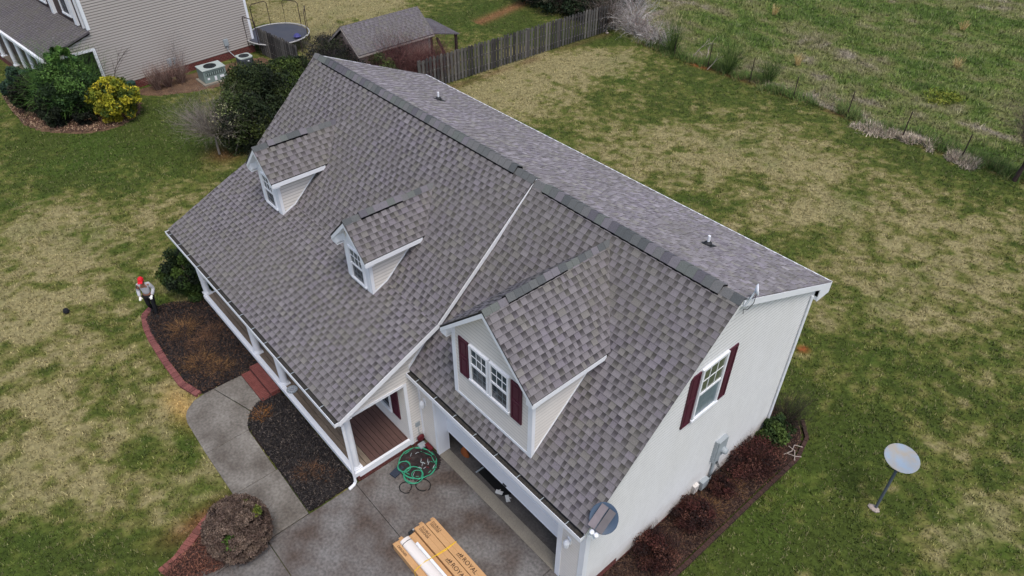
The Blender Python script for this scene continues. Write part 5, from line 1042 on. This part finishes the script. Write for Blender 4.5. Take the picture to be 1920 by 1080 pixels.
b = MB(); b.lathe((.085, 0, 1.60), [(.112, 0), (.115, .05), (.10, .1), (.06, .135), (.01, .148)], 18, REDC, sx=1.0, sy=.86); b.obox((.215, 0, 1.615), (.07, 0, -.014), (0, .075, 0), (0, 0, .006), REDC); b.build('cap', REDC, pp, smooth=False)
b = MB(); b.lathe((.06, 0, 1.53), [(.08, 0), (.098, .05), (.1, .09)], 14, HAIR, sx=.85, sy=.9); b.build('hair', HAIR, pp, smooth=True)
b = MB(); b.lathe((.19, 0, 1.585), [(.008, -.01), (.016, 0), (.006, .03)], 8, SKIN, axis=(.3, 0, -1)); b.build('nose', SKIN, pp, smooth=True)
for s_ in (-1, 1): b = MB(); b.lathe((.175, s_*.035, 1.62), [(.004, -.004), (.01, 0), (.004, .008)], 8, HAIR, axis=(1, 0, 0)); b.build('eye', HAIR, pp)
for s_ in (-1, 1): b = MB(); b.lathe((.08, s_*.09, 1.59), [(.01, -.005), (.025, 0), (.02, .012), (.004, .016)], 8, SKIN, axis=(0, s_, 0), sy=.6); b.build('ear', SKIN, pp)

# ================================================================== PLANTS
def plant(name, label, cat, loc, group=None):
    o = empty(name, loc); tag(o, label, cat, group); return o
def bush(label, loc, r, n, size, cols, clumps, seed, sig=.16, group=None, zc=None, **k):
    zc = r[2]*.85 if zc is None else zc
    o = leafy('shrub', (loc[0], loc[1], zc), r, n, size, cols, None, clumps, sig, seed=seed, **k); tag(o, label, 'shrub', group)
    t_ = MB(); rg = random.Random(seed)
    for i in range(5): a_ = rg.uniform(0, 6.28); t_.tube([(loc[0], loc[1], -.05), (loc[0]+math.cos(a_)*r[0]*.25, loc[1]+math.sin(a_)*r[1]*.25, zc*.7), (loc[0]+math.cos(a_)*r[0]*.5, loc[1]+math.sin(a_)*r[1]*.5, zc*1.15)], [.03, .022, .01], 5, BARK)
    t_.build('stem', BARK, o); return o
DKG = G((44, 56, 28), (34, 46, 26), (56, 68, 32), (28, 36, 22), (68, 78, 36))
# evergreens between the two houses
GE = 'dark evergreen shrubs between the two houses'
bush('dark evergreen shrub nearest the roof edge, behind the young tree', (-18.9, 3.9, 0), (1.25, 1.2, 1.25), 24000, .055, DKG, 130, 1, sig=.2, group=GE)
bush('widest dark evergreen shrub in the middle of the row beside the roof', (-20.9, 5.5, 0), (1.55, 1.4, 1.4), 32000, .055, DKG, 170, 2, sig=.2, group=GE)
bush('bright-tipped evergreen shrub in front of the small condenser', (-22.7, 7.0, 0), (1.35, 1.2, .85), 24000, .055, G((66, 84, 34), (50, 66, 30), (82, 98, 38), (38, 50, 26)), 120, 3, sig=.2, group=GE)
bush('evergreen shrub at the foot of the short picket fence', (-23.9, 8.7, 0), (1.2, 1.1, .7), 20000, .055, G((60, 76, 32), (44, 58, 28), (72, 88, 38), (34, 46, 24)), 110, 4, sig=.2, group=GE)
# bare dark shrubs by the roof top and in front of the shed
o = plant('shrub', 'tangled dark grey bare shrub left of the shed', 'shrub', (-23.6, 11.2, 0)); twiggy('branches', (-23.6, 11.2, 0), 1.6, 2.0, 420, G((62, 56, 58), (48, 44, 46), (84, 78, 78)), o, .011, 11, 1.2); leafy('leaves', (-23.6, 11.2, 1.1), (1.5, 1.4, 1.0), 5000, .05, G((40, 42, 34), (34, 36, 34), (54, 54, 46)), o, 50, .2, seed=12)
o = plant('shrub', 'dark shrub with sparse olive leaves between roof peak and shed', 'shrub', (-21.6, 10.6, 0)); twiggy('branches', (-21.6, 10.6, 0), 1.6, 2.2, 420, G((58, 54, 54), (46, 42, 44), (76, 70, 70)), o, .011, 13, 1.2); leafy('leaves', (-21.6, 10.6, 1.2), (1.5, 1.3, 1.1), 7000, .05, G((42, 48, 30), (50, 58, 34), (34, 36, 32)), o, 50, .2, seed=14)
o = plant('shrub', 'olive green shrub just above the ridge in front of the shed', 'shrub', (-19.8, 11.8, 0)); twiggy('branches', (-19.8, 11.8, 0), 1.1, 1.7, 260, G((62, 56, 50), (52, 48, 44)), o, .01, 15, 1.1); leafy('leaves', (-19.8, 11.8, .95), (1.05, 1.0, .9), 6500, .05, G((70, 82, 38), (56, 66, 34), (44, 50, 30)), o, 45, .2, seed=16)
o = plant('vine_thicket', 'reddish bare vine thicket growing over the shed wall', 'vines', (-19.6, 13.6, 0))
for k, (x, y) in enumerate(((-19.7, 12.9), (-19.55, 13.9), (-19.4, 14.8), (-19.9, 12.3))): twiggy('branches', (x, y, 0), 1.1, 2.1, 260, G((108, 70, 68), (92, 58, 58), (128, 92, 86), (76, 52, 52)), o, .01, 20+k, 1.2, droop=.5)
o = plant('vine_thicket', 'dark red vine clump climbing the middle of the shed roof', 'vines', (-20.7, 12.6, 0)); twiggy('branches', (-20.75, 12.5, 1.4), .9, 1.0, 240, G((92, 58, 58), (74, 48, 50), (112, 78, 74)), o, .009, 30, 1.3, droop=.8)
twiggy('branches', (-20.3, 13.0, .2), .8, 2.2, 120, G((92, 62, 60), (74, 52, 52)), o, .009, 31, 1.0, droop=.8)
PALEB = mat('pale_bark', S(150, 142, 132), .95, col2=S(110, 102, 96), scale=8, amt=.6)
# young tree with sparse blossom
o = plant('young_tree', 'small bare young tree with pale blossom in a ring of bare soil', 'tree', (-19.16, 2.55, 0))
b = MB(); rg = random.Random(3); b.tube([(-19.16, 2.55, -.05), (-19.2, 2.56, .35), (-19.22, 2.6, .8)], [.055, .045, .04], 8, PALEB); ends = []
for k in range(7):
    a_ = k*.9; ends += branch_tree(b, (-19.22, 2.6, .6+.04*k), (math.cos(a_)*.8, math.sin(a_)*.8, 1), .7, .028, 3, rg, .42, PALEB)
b.build('trunk', BARK, o)
twiggy('crown', (-19.22, 2.6, .85), 1.8, 1.6, 340, G((124, 116, 108), (100, 92, 86), (142, 134, 124)), o, .008, 41, 1.15, droop=.1, forks=2)
leafy('blossom', (-18.75, 3.2, 1.6), (.9, .7, .7), 420, .04, G((150, 152, 110), (170, 168, 136), (120, 130, 80)), o, 60, .15, seed=42)
# neighbour's planting
GN = 'foundation shrubs along the neighbour porch'
bush('blue-green spreading conifer at the left end of the neighbour bed', (-31.2, -2.3, 0), (1.5, 1.0, .75), 16000, .08, G((38, 58, 46), (30, 46, 40), (52, 74, 58)), 60, 51, group=GN)
bush('dark brown-green dome shrub second from the left in the neighbour bed', (-29.2, -2.35, 0), (1.1, .9, .95), 11000, .06, G((38, 42, 28), (30, 32, 24), (50, 54, 34)), 50, 52, group=GN)
bush('near-black rounded boxwood at the front edge of the neighbour bed', (-27.4, -1.9, 0), (1.15, .85, .8), 11000, .05, G((30, 38, 24), (22, 28, 20), (42, 50, 30)), 50, 53, group=GN)
bush('low dark shrub in shade between boxwood and yellow shrub', (-26.6, -.95, 0), (.8, .6, .5), 5000, .05, G((24, 30, 20), (18, 22, 16), (34, 42, 26)), 30, 54, group=GN)
o = plant('juniper', 'feathery bright green juniper standing at the neighbour porch corner', 'tree', (-27.9, -.9, 0)); b = MB(); b.tube([(-27.9, -.9, -.05), (-27.95, -.9, 1.2), (-28.0, -.9, 2.6)], [.07, .05, .02], 6, BARK); b.build('trunk', BARK, o)
leafy('crown', (-27.8, -1.0, 1.35), (1.6, 1.25, 1.05), 42000, .055, G((62, 88, 42), (46, 72, 36), (80, 110, 50), (36, 54, 30)), o, 140, .22, seed=55, up=.4); twiggy('crown', (-27.9, -1.0, .5), 1.9, 2.3, 420, G((70, 104, 46), (56, 86, 40), (88, 120, 56)), o, .014, 58, 1.25, droop=.1, forks=2); leafy('crown', (-28.0, -.8, 2.5), (.8, .6, .7), 2200, .10, G((72, 104, 44), (52, 80, 38)), o, 24, .15, seed=56, up=.6)
bush('bright yellow-green shrub at the right end of the neighbour bed', (-25.9, .45, 0), (1.15, 1.1, 1.0), 16000, .06, G((150, 146, 38), (128, 130, 38), (98, 110, 36), (60, 76, 30), (164, 152, 44)), 150, 57, sig=.13, up=.2)
o = plant('sapling', 'thin dark leafless sapling behind the yellow shrub', 'tree', (-27.7, .9, 0)); b = MB(); branch_tree(b, (-27.7, .9, 0), (.1, .1, 1), 1.3, .035, 3, random.Random(9), .35, BARK); b.build('trunk', BARK, o)
o = plant('shrub', 'clump of bare brown upright stems against the taupe wall', 'shrub', (-27.8, 3.7, 0))
for k, y in enumerate((3.0, 3.6, 4.3)): twiggy('branches', (-27.9, y, 0), .7, 1.15, 150, G((128, 104, 96), (108, 84, 78), (150, 128, 116)), o, .009, 60+k, .8, droop=.0, forks=1)
o = plant('vine', 'thin pale bare vine climbing the taupe wall beside the package unit', 'vine', (-28.6, 4.6, 0)); twiggy('branches', (-28.55, 4.7, .3), .5, 2.0, 26, G((168, 160, 154), (140, 130, 126)), o, .007, 66, .8, forks=2)
# rough vines at the fence corner
o = plant('vine_thicket', 'pale grey tangle of dead vines heaped at the far fence corner', 'vines', (-16.8, 27.8, 0))
for k, (x, y, h, r_) in enumerate(((-18.2, 27.6, 2.0, 1.0), (-17.3, 28.0, 2.0, 1.3), (-16.5, 27.9, 1.5, 1.2), (-15.6, 27.9, 1.2, 1.1), (-14.8, 27.8, .9, .9), (-17.9, 29.2, 2.4, 1.4))):
    twiggy('branches', (x, y, 0), r_, h, 85, G((176, 170, 166), (150, 142, 138), (132, 112, 108), (206, 202, 198)), o, .014, 70+k, 1.25, droop=.9, forks=2)
o = plant('vine_thicket', 'dark brown thicket on the end of the picket fence', 'vines', (-18.4, 26.6, 0)); twiggy('branches', (-18.5, 27.0, .2), .8, 1.7, 260, G((84, 74, 66), (66, 58, 52), (104, 94, 84)), o, .012, 80, 1.1, droop=.8)
for k, (x, y, h, lab) in enumerate(((-13.3, 27.1, 1.9, 'tall feathery green broom shrub at the end of the vine tangle'), (-9.5, 27.25, 1.8, 'leaning dark green broom shrub behind the wire fence'), (-7.3, 27.7, 1.2, 'smaller pale green broom shrub beside a fence post'))):
    o = plant('broom_shrub', lab, 'shrub', (x, y, 0), 'green broom shrubs along the wire fence'); twiggy('branches', (x, y, 0), .95, h, 80, G((72, 96, 44), (56, 76, 36), (92, 112, 56)), o, .011, 85+k, .85, droop=-.1, forks=2)
for k, (x, y, dx, dy, lab) in enumerate(((-12.2, 27.6, .4, .5, 'bleached fallen branch leaning left of the clay patch'), (-11.3, 27.6, -.3, .7, 'bleached forked branch standing by the clay patch'), (-10.5, 26.75, .4, .5, 'bleached branch leaning on the rusty fence post'))):
    b = MB(); branch_tree(b, (x, y, -.02), (dx, dy, .7), .75-.12*k, .025, 2, random.Random(20+k), .55, STONE, 5); o = b.build('dead_branch', STONE); tag(o, lab, 'branch', 'bleached dead branches by the wire fence')
# flattened dry grass along the wire
dv, dc = [], []
xs = RNG.uniform(-2.0, 3.7, 5200); ys = 27.05+.12*xs*0+RNG.normal(0, .3, 5200)+.2*np.sin(xs*1.4); kk_ = N3.fbm(xs, ys, .9, 3) > .42; xs, ys = xs[kk_], ys[kk_]; wv, wc = blades(xs, ys, .24, .014, 1.5, np.array(S(166, 154, 138))*np.exp(RNG.normal(0, .3, (len(xs), 1))), .3, 3, 1.2); wv[:, 2] += .08*np.clip(1-np.abs(np.repeat(ys, 9)-27.05)/.5, 0, 1)
o = tris_obj('dry_grass_row', wv, 3, wc, LEAF); tag(o, 'matted pale dry grass lying along the wire fence', 'grass', kind='stuff')
for k, (x, y, r_, lab) in enumerate(((-1.6, 37.2, .35, 'tall straw coloured grass tuft alone in the field'), (-13.1, 37.3, .3, 'small straw tuft near the far left of the field'), (-7.6, 31.0, .25, 'small straw tuft behind the fence posts'), (-3.9, 43.5, .35, 'faint straw tuft at the top of the field'))):
    o = twiggy('grass_tuft', (x, y, 0), r_*1.3, .7, 60, G((196, 172, 116), (176, 152, 100), (210, 190, 140)), None, .012, 95+k, .7, forks=0); tag(o, lab, 'grass tuft', 'straw grass tufts in the field')
o = leafy('weed_patch', (-.3, 32.6, .12), (.8, .9, .14), 1500, .05, G((118, 126, 44), (100, 116, 44), (134, 138, 58)), None, 40, .3, seed=99); tag(o, 'low yellow-green weed patch in the field', 'plant')
bx2 = RNG.uniform(-15.5, 5.5, 6000); by2 = 27.5+RNG.normal(0, .35, 6000)+.15*np.sin(bx2*1.1); kk_ = N2.fbm(bx2+5, by2, .8, 3) > .43; bx2, by2 = bx2[kk_], by2[kk_]
bc_ = np.array(G((72, 98, 44), (92, 108, 56), (84, 112, 50), (110, 114, 70)))[RNG.integers(0, 4, len(bx2))]; wv, wc = blades(bx2, by2, .42, .013, 1.1, bc_, .25, 3, 1.25)
o = tris_obj('fence_brush', wv, 3, wc, LEAF); tag(o, 'low tangled green and straw brush growing along the wire fence', 'brush', kind='stuff')
# bare tree at the right edge
o = plant('bare_tree', 'thin leafless tree at the right edge by the wire fence', 'tree', (5.45, 26.8, 0)); b = MB(); b.tube([(5.2, 26.8, -.05), (5.25, 26.9, .6)], [.11, .08], 7, RUST); rg = random.Random(31)
for dx, dy in ((-.15, .1), (.18, .1), (.02, -.1)): branch_tree(b, (5.25, 26.9, .5), (dx, dy, 1), 1.9, .07, 4, rg, .28, RUST, 4)
b.build('trunk', BARK, o); twiggy('crown', (5.25, 26.9, 1.2), 1.3, 2.6, 260, G((110, 96, 88), (90, 78, 74)), o, .008, 33, 1.0)
# far hedge mass beyond the fence
for k, (x, y, r_, lab) in enumerate(((-25.2, 27.6, 1.7, 'dark green thicket left of the ditch beyond the picket fence'), (-23.0, 27.8, 1.8, 'dark thicket in the middle beyond the picket fence'), (-20.8, 28.4, 1.7, 'brown-green thicket beyond the end of the picket fence'), (-27.8, 30.5, 1.9, 'dark thicket at the top edge beyond the yard'), (-24.6, 31.2, 2.0, 'back row thicket at the top of the yard'), (-21.5, 31.5, 2.0, 'back row thicket behind the vine tangle'))):
    o = plant('shrub', lab, 'shrub', (x, y, 0), 'thicket beyond the picket fence'); leafy('leaves', (x, y, r_*.6), (r_*1.1, r_, r_*.75), 8000, .08, G((34, 48, 30), (44, 58, 34), (58, 58, 44)), o, 60, .2, seed=110+k); twiggy('branches', (x, y, 0), r_*1.2, r_*1.3, 160, G((98, 88, 80), (78, 68, 62), (120, 110, 100)), o, .012, 120+k, 1.1)
# shrub by the porch corner, round brown shrub
bush('dark green rounded shrub at the far corner of the porch', (-10.45, -2.15, 0), (.95, .85, .85), 16000, .045, G((44, 62, 26), (34, 50, 24), (60, 78, 30), (26, 38, 22)), 70, 130)
o = plant('shrub', 'round dry brown shrub between the walkway and the drive', 'shrub', (-.30, -5.14, 0))
leafy('crown', (-.33, -5.12, .60), (.78, .72, .66), 70000, .022, G((106, 90, 80), (94, 78, 70), (116, 100, 88), (84, 70, 62)), o, 520, .085, hollow=.9, seed=131)
leafy('crown', (-.33, -5.12, .56), (.66, .60, .58), 16000, .035, G((52, 42, 38), (40, 32, 30)), o, 60, .2, hollow=.3, seed=134)
leafy('green_growth', (.10, -5.42, .85), (.16, .16, .14), 500, .03, G((84, 116, 46), (66, 96, 40)), o, 8, .3, seed=132); leafy('green_growth', (-.30, -4.66, .98), (.3, .14, .12), 600, .03, G((110, 116, 46), (84, 98, 40)), o, 10, .3, seed=133)
twiggy('branches', (-.30, -5.14, 0), .8, .9, 120, G((96, 80, 72), (78, 64, 58)), o, .008, 135, 1.3)
# bed beside the gable wall
RB = G((76, 42, 38), (56, 33, 31), (92, 60, 50), (42, 28, 27)); GR = 'dark red barberry shrubs beside the gable wall'
for k, (x, y, r_, lab) in enumerate(((6.42, 5.9, .62, 'largest dark red barberry, nearest the back corner'), (6.38, 3.5, .48, 'dark red barberry in the middle of the gable bed'), (6.35, 2.0, .52, 'dark red barberry at the front end of the gable bed'), (6.30, 4.7, .3, 'small dark red barberry under the grey utility box'))):
    o = plant('shrub', lab, 'shrub', (x, y, 0), GR); twiggy('branches', (x, y, 0), r_*1.2, r_*1.25, 150, RB, o, .006, 140+k, 1.2, forks=2); leafy('leaves', (x, y, r_*.62), (r_, r_*1.25 if k == 0 else r_, r_*.6), int(9000*r_), .024, RB, o, 60, .2, seed=150+k)
o = leafy('shrub', (6.25, 7.15, .35), (.42, .45, .36), 3500, .04, G((52, 72, 34), (40, 58, 30), (70, 88, 40)), None, 40, .2, seed=160); tag(o, 'small green shrub at the back corner of the gable bed', 'shrub')
o = plant('shrub', 'bare dark twiggy shrub at the rear corner of the house', 'shrub', (6.2, 8.0, 0)); twiggy('branches', (6.15, 8.0, 0), .7, 1.0, 130, G((70, 60, 50), (54, 48, 42), (64, 72, 44)), o, .006, 161, 1.0)
b = MB()
for k, pts in enumerate((((6.75, 6.9, .05), (6.85, 7.1, .12), (6.78, 7.35, .1), (6.95, 7.5, .04)), ((6.8, 7.0, .05), (7.0, 7.05, .08), (7.1, 7.2, .03)), ((6.7, 7.2, .1), (6.9, 7.15, .14), (7.05, 6.95, .03)))): b.tube(pts, .012, 5, STONE)
o = b.build('dead_branch', STONE); tag(o, 'pale bent root lying at the rear end of the gable bed', 'branch')
# dead plants in the mulch
def dead(x, y, r_, n, lab, cols, seed): o = twiggy('dead_plant', (x, y, 0), r_*1.15, r_*.36, int(n*1.3), cols, None, .006, seed, 1.45, forks=1, origin_r=r_*.5); tag(o, lab, 'dead plant', 'dead plants in the mulch beds')
TN = G((132, 98, 64), (112, 84, 58), (146, 114, 78), (90, 68, 52)); BN = G((104, 80, 64), (92, 68, 56), (132, 98, 72))
dead(-8.7, -3.25, .42, 260, 'tan dead plant at the far end of the left mulch bed', TN, 170); dead(-7.7, -3.05, .38, 200, 'brown dead plant in the middle of the left mulch bed', BN, 171)
dead(-6.9, -3.45, .42, 260, 'tan dead plant near the brick edging', TN, 172); dead(-6.3, -3.1, .36, 220, 'golden dead plant beside the brick steps', TN, 173); dead(-8.0, -2.6, .36, 200, 'brown dead plant close to the porch skirting', BN, 174)
dead(-3.75, -2.95, .24, 190, 'orange-tan dead plant by the curve of the walkway', G((172, 116, 62), (146, 96, 56), (188, 136, 80)), 175); dead(-1.15, -2.95, .3, 170, 'brown dead plant near the drive end of the right mulch bed', BN, 176); dead(-.75, -2.65, .24, 120, 'small brown dead plant below the downspout', BN, 177)
dead(6.45, 4.1, .36, 160, 'tan dead plant between two barberries', TN, 178); dead(6.5, 5.0, .3, 120, 'straw coloured dead plant under the meter', TN, 179)
# loose bark and litter on the beds
def litter(name, poly, n, cols, label, seed, s=.02, z=.02):
    rg = np.random.default_rng(seed); xs = [p[0] for p in poly]; ys = [p[1] for p in poly]; x = rg.uniform(min(xs), max(xs), n); y = rg.uniform(min(ys), max(ys), n); k = in_poly(x, y, poly); x, y = x[k], y[k]; m_ = len(x)
    a_ = rg.uniform(0, 6.28, m_); L_ = s*rg.uniform(.5, 2.2, m_); w_ = s*rg.uniform(.2, .5, m_); p = np.stack([x, y, z+rg.uniform(0, .035, m_)], -1); u = np.stack([np.cos(a_), np.sin(a_), rg.normal(0, .5, m_)], -1)*L_[:, None]; v = np.stack([-np.sin(a_), np.cos(a_), rg.normal(0, .3, m_)], -1)*w_[:, None]
    V = np.stack([p-u-v, p+u-v, p+u+v, p-u+v], 1).reshape(-1, 3); c = np.array(cols)[rg.integers(0, len(cols), m_)]*rg.uniform(.6, 1.4, (m_, 1)); o = tris_obj(name, V, 4, np.repeat(np.clip(c, .003, 1), 4, axis=0), LEAF); tag(o, label, 'mulch', kind='stuff')
DM = G((40, 37, 38), (34, 31, 32), (50, 46, 45), (26, 24, 26), (44, 40, 40), (36, 34, 34), (86, 78, 72))
litter('loose_mulch', BED1, 26000, G((44, 40, 40), (34, 31, 32), (58, 48, 44), (26, 24, 26), (92, 68, 52)), 'loose dark bark in the left front bed', 1); litter('loose_mulch', BED2, 17000, DM, 'loose dark bark in the right front bed', 2)
litter('loose_mulch', BEDR, 24000, G((72, 54, 46), (54, 40, 36), (96, 74, 58), (44, 32, 30)), 'loose brown bark beside the gable wall', 3); litter('loose_mulch', BEDS, 5000, G((120, 80, 64), (90, 58, 48), (70, 46, 40)), 'loose bark round the brown shrub', 4)
litter('loose_mulch', BEDN, 14000, G((140, 114, 92), (96, 70, 60), (70, 48, 44), (170, 146, 120)), 'pale bark along the neighbour bed', 5, .035, .03)
